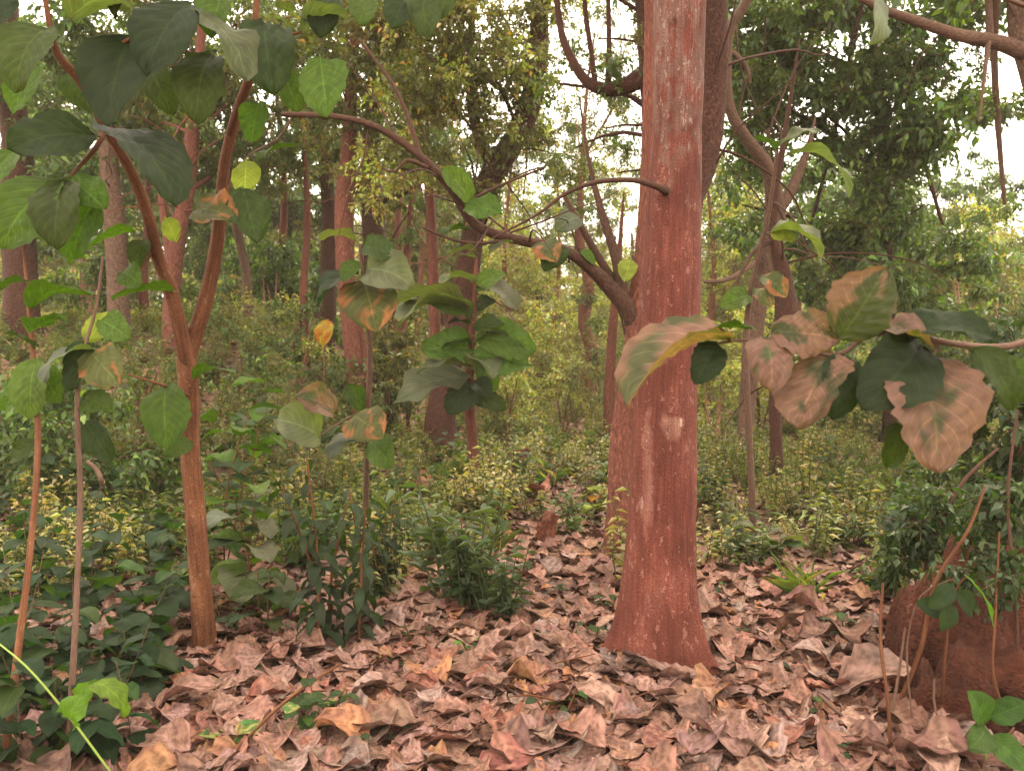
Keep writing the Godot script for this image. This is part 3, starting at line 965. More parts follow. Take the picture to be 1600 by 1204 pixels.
func near_trees() -> void:
	# the big trunk
	var bark_patches := [[Vector3(0.710, 1.109, -3.550), 0.06, 0.07, lin(1.9, 3.2, 3.5)], [Vector3(0.674, 1.469, -3.550), 0.045, 0.06, lin(1.7, 2.5, 2.7)], [Vector3(0.604, 0.844, -3.580), 0.022, 0.3, lin(1.6, 2.3, 2.5)], [Vector3(0.642, 0.519, -3.500), 0.08, 0.16, lin(1.25, 1.3, 1.3)], [Vector3(0.727, 0.379, -3.500), 0.07, 0.12, lin(1.3, 1.3, 1.3)], [Vector3(0.661, 2.141, -3.560), 0.05, 0.045, lin(0.85, 0.8, 0.8), 0.022], [Vector3(0.706, 2.907, -3.580), 0.03, 0.026, lin(0.5, 0.5, 0.5), 0.014], [Vector3(0.663, 2.413, -3.580), 0.022, 0.022, lin(0.62, 0.62, 0.62), 0.01], [Vector3(0.780, 2.416, -3.600), 0.03, 0.025, lin(0.7, 0.65, 0.65), 0.012], [Vector3(0.673, 1.455, -3.540), 0.016, 0.014, lin(0.6, 0.6, 0.6), 0.008], [Vector3(0.679, 2.057, -3.560), 0.03, 0.05, lin(0.78, 0.75, 0.75), 0.008], [Vector3(0.667, 2.801, -3.550), 0.5, 0.55, lin(1.1, 1.9, 2.2), 0.0, -0.15]]
	tree("teak_tree", "thick smooth red-brown trunk with pale bark patches and flared roots", [
		[[Vector3(0.680, 0.010, -3.690), Vector3(0.681, 0.264, -3.690), Vector3(0.686, 0.561, -3.690), Vector3(0.695, 1.003, -3.690), Vector3(0.710, 1.442, -3.690), Vector3(0.728, 1.879, -3.690), Vector3(0.748, 2.456, -3.690), Vector3(0.756, 3.027, -3.690), Vector3(0.780, 3.895, -3.720), Vector3(0.758, 5.377, -3.800)],
			[0.181, 0.167, 0.158, 0.149, 0.140, 0.129, 0.108, 0.117, 0.105, 0.082], 80, 0.02, 0.04, 0.62, bark_patches],
		[[Vector3(0.709, 2.145, -3.660), Vector3(0.652, 2.151, -3.540), Vector3(0.523, 2.178, -3.500), Vector3(0.363, 2.180, -3.550), Vector3(0.227, 2.135, -3.600), Vector3(0.113, 2.051, -3.600), Vector3(-0.086, 1.954, -3.650)], [0.023, 0.017, 0.011, 0.010, 0.008, 0.006, 0.003], 7, 0.04, 0.16, 0.0, [], M.bough_bark],
	], M.teak_bark, [[Vector3(0.6, 7.0, -4.2), Vector3(1.6, 0.9, 1.4), 60, 0.55], [Vector3(-0.8, 6.4, -4.6), Vector3(1.2, 0.7, 1.0), 36, 0.5], [Vector3(2.2, 6.6, -4.4), Vector3(1.2, 0.8, 1.0), 36, 0.5]], ["green", "broad"])
	# the slim forked trunk just behind it, with the long arching bough
	var t2 := tree("teak_tree", "slim leaning trunk behind the big trunk with a long arching bough", [
		[[Vector3(0.783, -0.036, -5.840), Vector3(0.790, 0.446, -5.840), Vector3(0.816, 0.958, -5.840), Vector3(0.882, 1.375, -5.800), Vector3(0.885, 1.696, -5.800), Vector3(0.924, 2.153, -5.800), Vector3(0.958, 2.834, -5.800), Vector3(0.975, 3.958, -5.800), Vector3(0.900, 5.290, -5.800)], [0.106, 0.093, 0.088, 0.079, 0.074, 0.046, 0.042, 0.037, 0.023], 16, 0.06, 0.08, 0.3, [], M.red_bark],
		[[Vector3(0.881, 1.650, -5.800), Vector3(0.795, 1.807, -5.750), Vector3(0.608, 2.005, -5.700), Vector3(0.375, 2.157, -5.600), Vector3(0.043, 2.226, -5.500), Vector3(-0.234, 2.304, -5.400), Vector3(-0.396, 2.524, -5.300), Vector3(-0.593, 2.714, -5.200), Vector3(-0.821, 2.851, -5.100), Vector3(-1.060, 2.897, -5.000), Vector3(-1.413, 2.916, -5.000)], [0.069, 0.060, 0.050, 0.040, 0.035, 0.032, 0.027, 0.025, 0.022, 0.018, 0.014], 10, 0.05, 0.2],
		[[Vector3(0.795, 1.820, -5.750), Vector3(0.741, 2.153, -5.800), Vector3(0.645, 2.480, -5.850), Vector3(0.557, 2.858, -5.900), Vector3(0.494, 3.350, -6.000)], [0.046, 0.037, 0.028, 0.014, 0.005], 8, 0.08, 0.09],
		[[Vector3(0.724, 1.970, -5.800), Vector3(0.567, 2.214, -5.750), Vector3(0.427, 2.453, -5.700), Vector3(0.359, 2.586, -5.700)], [0.032, 0.028, 0.018, 0.014], 7, 0.08, 0.09],
		[[Vector3(-0.540, 2.637, -5.200), Vector3(-0.662, 2.661, -5.100), Vector3(-0.730, 2.589, -5.100), Vector3(-0.818, 2.605, -5.100)], [0.016, 0.012, 0.010, 0.006], 6, 0.05, 0.05],
		[[Vector3(0.000, 2.226, -5.500), Vector3(-0.230, 2.171, -5.300), Vector3(-0.410, 2.189, -5.200), Vector3(-0.563, 2.242, -5.100)], [0.013, 0.011, 0.009, 0.007], 5, 0.08, 0.05],
		[[Vector3(-0.337, 2.430, -5.350), Vector3(-0.083, 2.544, -5.300), Vector3(0.208, 2.660, -5.300)], [0.013, 0.010, 0.007], 5, 0.08, 0.05],
		[[Vector3(-0.593, 2.714, -5.200), Vector3(-0.653, 2.928, -5.200), Vector3(-0.766, 3.171, -5.200), Vector3(-0.977, 3.453, -5.200)], [0.021, 0.016, 0.012, 0.008], 6, 0.08, 0.05],
	], M.bough_bark)
	twigs_on(t2, [Vector3(0.881, 1.650, -5.800), Vector3(0.608, 2.005, -5.700), Vector3(0.043, 2.226, -5.500), Vector3(-0.396, 2.524, -5.300), Vector3(-0.821, 2.851, -5.100), Vector3(-1.413, 2.916, -5.000)], 16, 0.8, M.bough_bark, 0.008)
	leaves_on(t2, [[Vector3(-0.271, 2.441, -5.300), Vector3(-0.450, 2.637, -5.200), FACE, "teak_light"], [Vector3(-0.301, 2.399, -5.300), Vector3(-0.061, 2.340, -5.200), FACE, "teak_light"], [Vector3(-0.272, 2.262, -5.300), Vector3(-0.480, 2.213, -5.200), UP, "teak"], [Vector3(0.347, 2.178, -5.500), Vector3(0.213, 1.995, -5.400), FACE, "teak"], [Vector3(0.463, 2.390, -5.600), Vector3(0.295, 2.278, -5.500), FACE, "teak_grey"], [Vector3(-0.230, 2.109, -5.300), Vector3(-0.410, 2.054, -5.200), UP, "teak_grey"], [Vector3(0.000, 2.194, -5.400), Vector3(-0.146, 2.096, -5.300), UP, "teak_grey"], [Vector3(0.832, 2.117, -5.700), Vector3(0.774, 1.950, -5.600), FACE, "teak_yellow"], [Vector3(0.585, 2.095, -5.700), Vector3(0.464, 2.149, -5.600), FACE, "teak_light"], [Vector3(0.173, 2.200, -5.500), Vector3(0.293, 2.046, -5.300), FACE, "teak_olive"]])
	# the dark trunk that forks higher up behind the big one
	tree("dark_forked_tree", "dark rough trunk forking behind the upper part of the big trunk", [
		[[Vector3(1.295, 0.015, -6.550), Vector3(1.288, 1.216, -6.550), Vector3(1.303, 2.147, -6.550), Vector3(1.331, 2.661, -6.550), Vector3(1.493, 3.070, -6.550), Vector3(1.579, 3.664, -6.500), Vector3(1.585, 4.267, -6.500), Vector3(1.606, 5.513, -6.500), Vector3(1.677, 7.143, -6.400)], [0.192, 0.182, 0.187, 0.208, 0.176, 0.135, 0.140, 0.125, 0.078], 18, 0.1, 0.14, 0.3],
		[[Vector3(1.300, 2.609, -6.550), Vector3(1.201, 2.956, -6.500), Vector3(1.132, 3.411, -6.500), Vector3(1.100, 3.815, -6.500), Vector3(1.067, 4.267, -6.500), Vector3(0.937, 4.867, -6.500), Vector3(0.654, 6.253, -6.500)], [0.144, 0.113, 0.098, 0.103, 0.093, 0.082, 0.046], 14, 0.1, 0.16],
		[[Vector3(1.100, 3.704, -6.500), Vector3(0.943, 3.603, -6.500), Vector3(0.739, 3.563, -6.500), Vector3(0.586, 3.639, -6.500), Vector3(0.484, 3.790, -6.500), Vector3(0.397, 3.991, -6.500), Vector3(0.335, 4.417, -6.500)], [0.088, 0.067, 0.052, 0.041, 0.036, 0.031, 0.021], 9, 0.1, 0.14],
		[[Vector3(0.662, 3.603, -6.500), Vector3(0.636, 3.815, -6.500), Vector3(0.585, 4.167, -6.500), Vector3(0.568, 4.467, -6.500)], [0.026, 0.021, 0.021, 0.015], 6, 0.1, 0.1],
		[[Vector3(0.765, 3.573, -6.500), Vector3(0.773, 3.915, -6.500), Vector3(0.762, 4.367, -6.500)], [0.026, 0.021, 0.015], 6, 0.1, 0.1],
	], M.dark_bark, [[Vector3(0.9, 8.4, -7.0), Vector3(1.8, 1.0, 1.5), 60, 0.6], [Vector3(2.6, 7.6, -6.8), Vector3(1.3, 0.9, 1.2), 40, 0.55], [Vector3(0.697, 4.005, -6.600), Vector3(0.5, 0.55, 0.4), 7, 0.26], [Vector3(0.984, 4.242, -6.800), Vector3(0.3, 0.4, 0.3), 6, 0.28], [Vector3(0.541, 4.464, -6.600), Vector3(0.5, 0.3, 0.4), 6, 0.3], [Vector3(0.589, 3.371, -7.500), Vector3(0.35, 0.3, 0.3), 7, 0.2], [Vector3(0.973, 3.137, -7.500), Vector3(0.25, 0.35, 0.3), 6, 0.2], [Vector3(0.395, 3.852, -7.200), Vector3(0.25, 0.35, 0.3), 5, 0.2], [Vector3(0.843, 3.517, -7.400), Vector3(0.3, 0.2, 0.3), 5, 0.2]], ["fine", "fine", "green"])
	# the forked young teak on the left with the big leaves
	var t6 := tree("young_teak_tree", "young orange-brown forked sapling with large round hanging leaves", [
		[[Vector3(-1.525, -0.034, -3.970), Vector3(-1.544, 0.273, -3.970), Vector3(-1.557, 0.660, -3.950), Vector3(-1.579, 0.975, -3.950), Vector3(-1.579, 1.226, -3.950), Vector3(-1.589, 1.414, -3.950), Vector3(-1.557, 1.508, -3.950), Vector3(-1.477, 1.724, -3.920), Vector3(-1.421, 1.952, -3.900), Vector3(-1.376, 2.171, -3.850), Vector3(-1.338, 2.354, -3.800), Vector3(-1.259, 2.560, -3.750), Vector3(-1.189, 2.694, -3.700), Vector3(-1.132, 2.877, -3.600), Vector3(-1.110, 3.154, -3.600)], [0.053, 0.050, 0.049, 0.047, 0.047, 0.047, 0.038, 0.035, 0.032, 0.031, 0.024, 0.023, 0.021, 0.015, 0.009], 16, 0.05, 0.05, 0.25],
		[[Vector3(-1.586, 1.383, -3.950), Vector3(-1.592, 1.513, -3.900), Vector3(-1.618, 1.718, -3.850), Vector3(-1.661, 1.893, -3.800), Vector3(-1.661, 2.069, -3.700), Vector3(-1.685, 2.234, -3.600), Vector3(-1.745, 2.401, -3.500), Vector3(-1.799, 2.571, -3.400), Vector3(-1.863, 2.658, -3.350), Vector3(-1.878, 2.830, -3.300), Vector3(-1.906, 3.008, -3.300)], [0.044, 0.037, 0.034, 0.030, 0.026, 0.023, 0.022, 0.020, 0.016, 0.010, 0.008], 12, 0.05, 0.05],
		[[Vector3(-1.567, 1.234, -3.920), Vector3(-1.612, 1.278, -3.800), Vector3(-1.711, 1.342, -3.600)], [0.009, 0.008, 0.004], 5, 0.1, 0.05],
		[[Vector3(-1.678, 1.938, -3.800), Vector3(-1.708, 1.822, -3.700), Vector3(-1.763, 1.754, -3.600)], [0.015, 0.010, 0.006], 6, 0.08, 0.05],
		[[Vector3(-1.799, 2.571, -3.400), Vector3(-1.705, 2.645, -3.350), Vector3(-1.537, 2.703, -3.300), Vector3(-1.342, 2.825, -3.300)], [0.013, 0.011, 0.008, 0.005], 6, 0.08, 0.05],
		[[Vector3(-1.745, 2.401, -3.500), Vector3(-1.737, 2.293, -3.400), Vector3(-1.791, 2.151, -3.300)], [0.013, 0.011, 0.005], 6, 0.08, 0.05],
		[[Vector3(-1.376, 2.171, -3.850), Vector3(-1.369, 2.106, -3.700), Vector3(-1.446, 2.065, -3.600)], [0.012, 0.009, 0.006], 6, 0.08, 0.05],
		[[Vector3(-1.189, 2.694, -3.700), Vector3(-1.071, 2.793, -3.600), Vector3(-0.904, 2.809, -3.500)], [0.015, 0.011, 0.006], 6, 0.08, 0.05],
	], M.young_bark)
	leaves_on(t6, [
		[Vector3(-1.295, 2.843, -3.300), Vector3(-1.412, 2.502, -3.150), FACE, "teak_dark"], [Vector3(-1.259, 2.792, -3.300), Vector3(-1.041, 2.495, -3.200), SIDE_R, "teak_grey"], [Vector3(-1.251, 2.676, -3.400), Vector3(-1.275, 2.357, -3.300), FACE, "teak"], [Vector3(-1.560, 2.735, -3.350), Vector3(-1.583, 2.321, -3.200), FACE, "teak_dark"],
		[Vector3(-1.716, 2.327, -3.350), Vector3(-1.974, 2.228, -3.200), FACE, "teak_dark"], [Vector3(-1.687, 2.373, -3.400), Vector3(-1.323, 2.011, -3.200), SIDE_R, "teak_dark"], [Vector3(-1.872, 2.741, -3.300), Vector3(-1.945, 2.452, -3.200), FACE, "teak"], [Vector3(-1.062, 2.849, -3.500), Vector3(-0.992, 2.505, -3.400), FACE, "teak_dark"],
		[Vector3(-0.822, 2.700, -3.500), Vector3(-0.769, 2.415, -3.400), FACE, "teak_light"], [Vector3(-1.797, 2.133, -3.300), Vector3(-1.797, 1.840, -3.200), FACE, "teak"], [Vector3(-1.830, 2.138, -3.300), Vector3(-2.038, 1.852, -3.250), FACE, "teak_light"], [Vector3(-1.813, 2.144, -3.350), Vector3(-1.650, 2.015, -3.300), FACE, "teak_light"], [Vector3(-1.740, 2.081, -3.400), Vector3(-1.838, 1.828, -3.400), FACE, "teak_light"],
		[Vector3(-1.190, 2.163, -3.600), Vector3(-1.098, 1.909, -3.500), FACE, "teak"], [Vector3(-1.412, 2.070, -3.600), Vector3(-1.180, 2.013, -3.500), FACE, "teak_olive"], [Vector3(-1.537, 2.037, -3.600), Vector3(-1.487, 1.929, -3.600), FACE, "teak_yellow"], [Vector3(-1.116, 2.542, -3.600), Vector3(-1.148, 2.368, -3.600), FACE, "teak_light"], [Vector3(-0.983, 2.378, -3.700), Vector3(-1.126, 2.290, -3.600), UP, "teak_light"],
		[Vector3(-1.207, 2.315, -3.700), Vector3(-1.198, 2.137, -3.650), FACE, "teak_yellow"], [Vector3(-1.781, 2.779, -3.300), Vector3(-1.471, 2.757, -3.200), UP, "teak_grey"], [Vector3(-1.012, 2.911, -3.500), Vector3(-0.869, 2.828, -3.450), UP, "teak_grey"], [Vector3(-0.450, 3.002, -3.600), Vector3(-0.515, 2.822, -3.500), FACE, "teak_dark"], [Vector3(-0.408, 3.010, -3.600), Vector3(-0.362, 2.782, -3.500), FACE, "teak"], [Vector3(-0.633, 2.988, -3.600), Vector3(-0.657, 2.836, -3.500), FACE, "teak_light"],
		[Vector3(-0.904, 2.809, -3.500), Vector3(-0.688, 2.842, -3.450), UP, "teak_grey"], [Vector3(-1.998, 2.906, -3.300), Vector3(-2.086, 2.683, -3.250), FACE, "teak_dark"], [Vector3(-2.084, 2.280, -3.400), Vector3(-2.130, 2.087, -3.300), FACE, "teak_light"], [Vector3(-2.029, 2.673, -3.500), Vector3(-2.143, 2.456, -3.500), FACE, "teak_light"], [Vector3(-1.892, 2.646, -3.500), Vector3(-1.786, 2.456, -3.500), FACE, "teak_light"],
		[Vector3(-1.608, 2.710, -3.600), Vector3(-1.498, 2.486, -3.600), FACE, "teak"], [Vector3(-1.195, 2.952, -3.400), Vector3(-1.232, 2.722, -3.350), FACE, "teak_light"], [Vector3(-1.487, 2.978, -3.400), Vector3(-1.600, 2.779, -3.300), UP, "teak"], [Vector3(-1.726, 2.978, -3.400), Vector3(-1.809, 2.795, -3.400), FACE, "teak_light"], [Vector3(-1.016, 2.682, -3.600), Vector3(-0.946, 2.500, -3.600), FACE, "teak_light"],
		[Vector3(-1.721, 1.996, -3.700), Vector3(-1.911, 1.821, -3.500), UP, "teak_light"], [Vector3(-1.733, 1.796, -3.600), Vector3(-1.598, 1.730, -3.500), FACE, "teak_light"], [Vector3(-1.677, 1.953, -3.700), Vector3(-1.685, 1.816, -3.650), FACE, "teak"], [Vector3(-1.591, 1.729, -3.800), Vector3(-1.778, 1.675, -3.600), UP, "teak_light"], [Vector3(-1.626, 1.293, -3.800), Vector3(-1.582, 1.002, -3.700), FACE, "teak_light"],
		[Vector3(-1.530, 1.321, -3.900), Vector3(-1.310, 1.338, -3.800), UP, "teak_light"], [Vector3(-1.549, 1.012, -3.900), Vector3(-1.637, 0.955, -3.800), FACE, "teak_light"], [Vector3(-0.777, 2.993, -3.550), Vector3(-0.822, 2.782, -3.500), FACE, "teak_dark"], [Vector3(-0.289, 3.089, -3.700), Vector3(-0.314, 2.925, -3.650), FACE, "teak"],
	])

func far_trees() -> void:
	# standing trunks one can tell apart, from the right edge of the photo to the left
	tree("crooked_tree", "crooked pale trunk bending to one side above its middle, between two posts of trees", [
		[[Vector3(3.058, 0.141, -10.600), Vector3(3.086, 0.766, -10.600), Vector3(3.110, 1.438, -10.500), Vector3(3.148, 2.095, -10.400), Vector3(3.187, 2.723, -10.200), Vector3(3.245, 3.207, -10.000), Vector3(3.083, 3.708, -9.800), Vector3(2.752, 4.035, -9.600), Vector3(2.542, 4.340, -9.500), Vector3(2.460, 4.819, -9.400), Vector3(2.489, 5.179, -9.300), Vector3(2.660, 5.493, -9.200), Vector3(2.834, 6.095, -9.200)], [0.118, 0.109, 0.125, 0.124, 0.137, 0.127, 0.085, 0.068, 0.068, 0.067, 0.059, 0.058, 0.044], 11, 0.12, 0.12, 0.2],
		[[Vector3(3.245, 3.207, -10.000), Vector3(3.462, 3.559, -10.000), Vector3(3.631, 3.989, -10.000), Vector3(3.728, 4.417, -10.000)], [0.087, 0.063, 0.040, 0.008], 7, 0.15, 0.1],
		[[Vector3(3.179, 2.723, -10.200), Vector3(2.631, 2.402, -9.800), Vector3(2.251, 2.334, -9.500)], [0.040, 0.032, 0.016], 6, 0.15, 0.1],
		[[Vector3(2.458, 5.001, -9.400), Vector3(2.688, 4.819, -9.400), Vector3(2.741, 4.601, -9.400)], [0.040, 0.032, 0.016], 6, 0.15, 0.1]], M.pale_bark)
	tree("thin_post_tree", "thin swollen dark trunk under the drooping rusty leaves", [[[Vector3(2.751, 0.045, -8.330), Vector3(2.733, 0.570, -8.330), Vector3(2.711, 1.101, -8.300), Vector3(2.766, 1.528, -8.300), Vector3(2.815, 1.889, -8.300), Vector3(2.778, 2.281, -8.300), Vector3(2.697, 2.575, -8.300), Vector3(2.667, 2.933, -8.300), Vector3(2.790, 3.775, -8.300), Vector3(2.923, 4.676, -8.300)], [0.073, 0.066, 0.066, 0.086, 0.112, 0.092, 0.059, 0.046, 0.026, 0.007], 10, 0.1, 0.18, 0.2]], M.dark_bark)
	tree("dense_leafy_tree", "tall dense dark green leafy tree filling the upper right corner", [
		[[Vector3(5.408, 0.254, -11.500), Vector3(5.373, 1.441, -11.500), Vector3(5.273, 2.700, -11.400), Vector3(5.110, 3.906, -11.200), Vector3(4.914, 5.231, -11.000), Vector3(4.718, 6.828, -10.800)], [0.109, 0.100, 0.091, 0.073, 0.064, 0.036], 10, 0.2, 0.1, 0.2]], M.dark_bark,
		[[Vector3(3.193, 5.426, -10.200), Vector3(0.75, 0.7, 0.7), 20, 0.42], [Vector3(4.317, 5.338, -10.600), Vector3(1.2, 1.0, 0.9), 44, 0.46], [Vector3(5.338, 5.103, -10.400), Vector3(1.1, 1.0, 0.9), 40, 0.46], [Vector3(5.251, 3.937, -10.600), Vector3(0.85, 0.8, 0.8), 26, 0.44], [Vector3(4.670, 4.119, -11.000), Vector3(0.8, 0.6, 0.7), 14, 0.42], [Vector3(5.120, 2.827, -11.000), Vector3(1.1, 0.7, 0.8), 26, 0.44], [Vector3(4.085, 2.711, -11.500), Vector3(0.6, 0.5, 0.6), 9, 0.4], [Vector3(3.219, 4.910, -10.800), Vector3(0.5, 0.7, 0.5), 10, 0.36], [Vector3(6.080, 2.481, -11.000), Vector3(0.7, 0.6, 0.7), 14, 0.4], [Vector3(3.897, 4.826, -10.800), Vector3(0.6, 0.6, 0.5), 9, 0.36], [Vector3(4.801, 6.402, -10.600), Vector3(2.2, 0.5, 0.8), 34, 0.46], [Vector3(3.544, 3.806, -12.500), Vector3(0.5, 0.9, 0.5), 14, 0.4], [Vector3(3.292, 5.137, -11.500), Vector3(0.55, 0.8, 0.5), 16, 0.4], [Vector3(3.569, 4.422, -11.500), Vector3(0.5, 0.6, 0.5), 10, 0.38], [Vector3(4.530, 3.433, -11.500), Vector3(0.7, 0.6, 0.6), 14, 0.42], [Vector3(2.927, 5.742, -11.000), Vector3(0.4, 0.8, 0.5), 10, 0.4]], ["broad", "broad", "green"])
	tree("pale_bough_tree", "tree at the right edge with a long pale bough", [
		[[Vector3(4.961, 0.088, -7.000), Vector3(4.883, 1.203, -7.000), Vector3(4.738, 2.857, -7.000), Vector3(4.454, 3.892, -7.000), Vector3(4.325, 4.325, -7.000), Vector3(4.275, 5.562, -7.000)], [0.144, 0.133, 0.111, 0.089, 0.078, 0.055], 12, 0.12, 0.1, 0.3],
		[[Vector3(4.485, 4.001, -7.000), Vector3(4.105, 4.092, -6.900), Vector3(3.725, 4.110, -6.800), Vector3(3.302, 4.190, -6.700), Vector3(2.920, 4.270, -6.600), Vector3(2.577, 4.464, -6.600)], [0.072, 0.060, 0.048, 0.042, 0.031, 0.021], 9, 0.1, 0.1],
		[[Vector3(4.040, 4.102, -6.900), Vector3(4.023, 4.443, -6.900), Vector3(4.039, 4.762, -6.900)], [0.033, 0.028, 0.022], 7, 0.1, 0.1],
		[[Vector3(3.994, 4.093, -6.850), Vector3(3.943, 3.821, -6.800), Vector3(3.897, 3.399, -6.800)], [0.028, 0.017, 0.006], 6, 0.1, 0.1]], M.pale_bark, [[Vector3(4.608, 2.863, -7.600), Vector3(0.35, 0.2, 0.3), 5, 0.2], [Vector3(4.371, 4.811, -7.000), Vector3(1.2, 0.4, 0.8), 12, 0.4], [Vector3(4.643, 3.805, -7.400), Vector3(0.4, 0.35, 0.4), 4, 0.3]], ["broad", "green"])
	tree("leaning_tree", "thick dark trunk leaning over to the right in mid wood", [
		[[Vector3(-1.004, 0.126, -10.800), Vector3(-0.943, 0.754, -10.800), Vector3(-0.821, 1.439, -10.800), Vector3(-0.674, 2.121, -10.800), Vector3(-0.557, 2.788, -10.700), Vector3(-0.451, 3.399, -10.600), Vector3(-0.198, 3.913, -10.500), Vector3(0.098, 4.335, -10.400), Vector3(0.291, 4.907, -10.300), Vector3(0.335, 5.505, -10.200), Vector3(0.362, 6.476, -10.100)], [0.214, 0.188, 0.171, 0.163, 0.154, 0.154, 0.171, 0.154, 0.137, 0.120, 0.086], 14, 0.15, 0.12, 0.25],
		[[Vector3(-0.666, 2.121, -10.800), Vector3(-0.516, 2.557, -10.900), Vector3(-0.477, 3.000, -11.000)], [0.077, 0.068, 0.051], 7, 0.15, 0.1],
		[[Vector3(-0.248, 3.897, -10.500), Vector3(-0.490, 4.538, -10.400), Vector3(-0.524, 5.306, -10.300), Vector3(-0.483, 6.102, -10.300)], [0.086, 0.068, 0.051, 0.034], 8, 0.15, 0.1]], M.dark_bark,
		[[Vector3(-0.313, 5.347, -10.000), Vector3(0.9, 0.75, 0.7), 26, 0.4], [Vector3(0.000, 4.541, -9.900), Vector3(0.4, 0.55, 0.5), 9, 0.34], [Vector3(-0.628, 4.106, -10.000), Vector3(0.6, 0.6, 0.6), 16, 0.36], [Vector3(0.432, 4.033, -11.000), Vector3(0.4, 0.6, 0.5), 6, 0.34], [Vector3(-1.151, 5.268, -9.800), Vector3(0.8, 0.8, 0.7), 24, 0.4], [Vector3(-0.459, 6.326, -9.800), Vector3(2.0, 0.5, 0.9), 34, 0.46], [Vector3(-1.510, 3.698, -9.600), Vector3(0.7, 0.5, 0.5), 14, 0.34], [Vector3(-0.720, 5.031, -9.200), Vector3(0.8, 0.7, 0.6), 20, 0.38], [Vector3(0.247, 5.301, -10.500), Vector3(0.4, 0.7, 0.5), 10, 0.36], [Vector3(-0.161, 3.523, -10.200), Vector3(0.4, 0.35, 0.4), 6, 0.3], [Vector3(-0.820, 4.487, -9.500), Vector3(0.7, 0.6, 0.6), 16, 0.38]], ["olive", "olive", "fine", "sunlight_tint"])
	tree("red_stem_tree", "straight bright reddish trunk with a second stem beside it", [
		[[Vector3(-2.080, 0.287, -11.000), Vector3(-2.127, 1.091, -11.000), Vector3(-2.193, 1.787, -11.000), Vector3(-2.258, 2.568, -11.000), Vector3(-2.270, 3.431, -11.000), Vector3(-2.205, 4.119, -11.000), Vector3(-2.154, 4.942, -10.900), Vector3(-2.071, 5.747, -10.800), Vector3(-2.006, 6.662, -10.800)], [0.122, 0.113, 0.113, 0.122, 0.131, 0.122, 0.087, 0.070, 0.052], 11, 0.15, 0.1, 0.2],
		[[Vector3(-1.982, 0.648, -11.100), Vector3(-2.056, 1.572, -11.100), Vector3(-2.174, 2.225, -11.050)], [0.070, 0.070, 0.052], 8, 0.15, 0.1]], M.red_bark,
		[[Vector3(-2.282, 5.103, -10.400), Vector3(0.7, 0.8, 0.6), 22, 0.38], [Vector3(-2.170, 4.153, -11.500), Vector3(0.6, 0.5, 0.5), 12, 0.34], [Vector3(-1.663, 4.845, -10.600), Vector3(0.5, 0.8, 0.5), 14, 0.36], [Vector3(-1.949, 6.307, -10.400), Vector3(1.5, 0.5, 0.8), 22, 0.44]], ["olive", "green"])
	tree("dark_straight_tree", "dark brown trunk left of the bright reddish trunk", [[[Vector3(-3.319, 1.249, -14.200), Vector3(-3.244, 2.348, -14.200), Vector3(-3.203, 3.354, -14.200), Vector3(-3.207, 4.445, -14.100), Vector3(-3.264, 5.515, -14.000), Vector3(-3.309, 6.926, -14.000)], [0.177, 0.155, 0.144, 0.122, 0.100, 0.067], 10, 0.2, 0.12, 0.2]], M.dark_bark, [[Vector3(-3.621, 6.276, -14.000), Vector3(1.0, 1.1, 0.8), 28, 0.5], [Vector3(-3.649, 4.871, -14.500), Vector3(0.7, 0.6, 0.6), 12, 0.4], [Vector3(-4.559, 5.097, -14.500), Vector3(0.6, 0.5, 0.5), 10, 0.4], [Vector3(-3.455, 7.033, -13.000), Vector3(1.4, 0.7, 0.8), 24, 0.5]], ["green", "olive"])
	tree("dark_double_tree", "dark mottled trunk right of the bright reddish trunk", [[[Vector3(-2.333, 0.473, -14.000), Vector3(-2.327, 1.672, -14.000), Vector3(-2.343, 2.886, -14.000), Vector3(-2.393, 3.985, -14.000), Vector3(-2.419, 5.297, -14.000), Vector3(-2.162, 6.420, -13.800), Vector3(-1.891, 7.608, -13.600)], [0.200, 0.189, 0.189, 0.200, 0.155, 0.111, 0.078], 11, 0.2, 0.14, 0.2], [[Vector3(-2.392, 4.095, -14.000), Vector3(-1.873, 4.314, -14.000), Vector3(-1.597, 4.423, -14.000)], [0.089, 0.067, 0.033], 6, 0.2, 0.1]], M.dark_bark, [[Vector3(-1.701, 3.893, -13.500), Vector3(0.6, 0.45, 0.5), 8, 0.32], [Vector3(-1.493, 5.820, -13.600), Vector3(0.9, 1.3, 0.8), 30, 0.46], [Vector3(-2.129, 6.768, -13.600), Vector3(0.9, 0.9, 0.7), 20, 0.46]], ["olive", "broad"])
	tree("slender_tree", "very thin reddish stem rising beside the dark mottled trunk", [[[Vector3(-2.162, 0.436, -13.900), Vector3(-2.069, 1.450, -13.900), Vector3(-1.923, 2.328, -13.900), Vector3(-1.832, 2.985, -13.900), Vector3(-1.741, 3.858, -13.900), Vector3(-1.637, 5.377, -13.900)], [0.078, 0.078, 0.067, 0.067, 0.055, 0.033], 8, 0.2, 0.1]], M.red_bark)
	tree("slender_tree", "thin mottled reddish stem left of the leaning dark trunk", [[[Vector3(-1.050, 0.195, -11.200), Vector3(-1.055, 1.440, -11.200), Vector3(-1.080, 2.236, -11.200), Vector3(-1.104, 3.029, -11.200), Vector3(-1.137, 3.731, -11.200), Vector3(-1.204, 4.317, -11.100), Vector3(-1.379, 5.401, -11.000)], [0.087, 0.078, 0.078, 0.078, 0.070, 0.052, 0.035], 8, 0.15, 0.1]], M.red_bark)
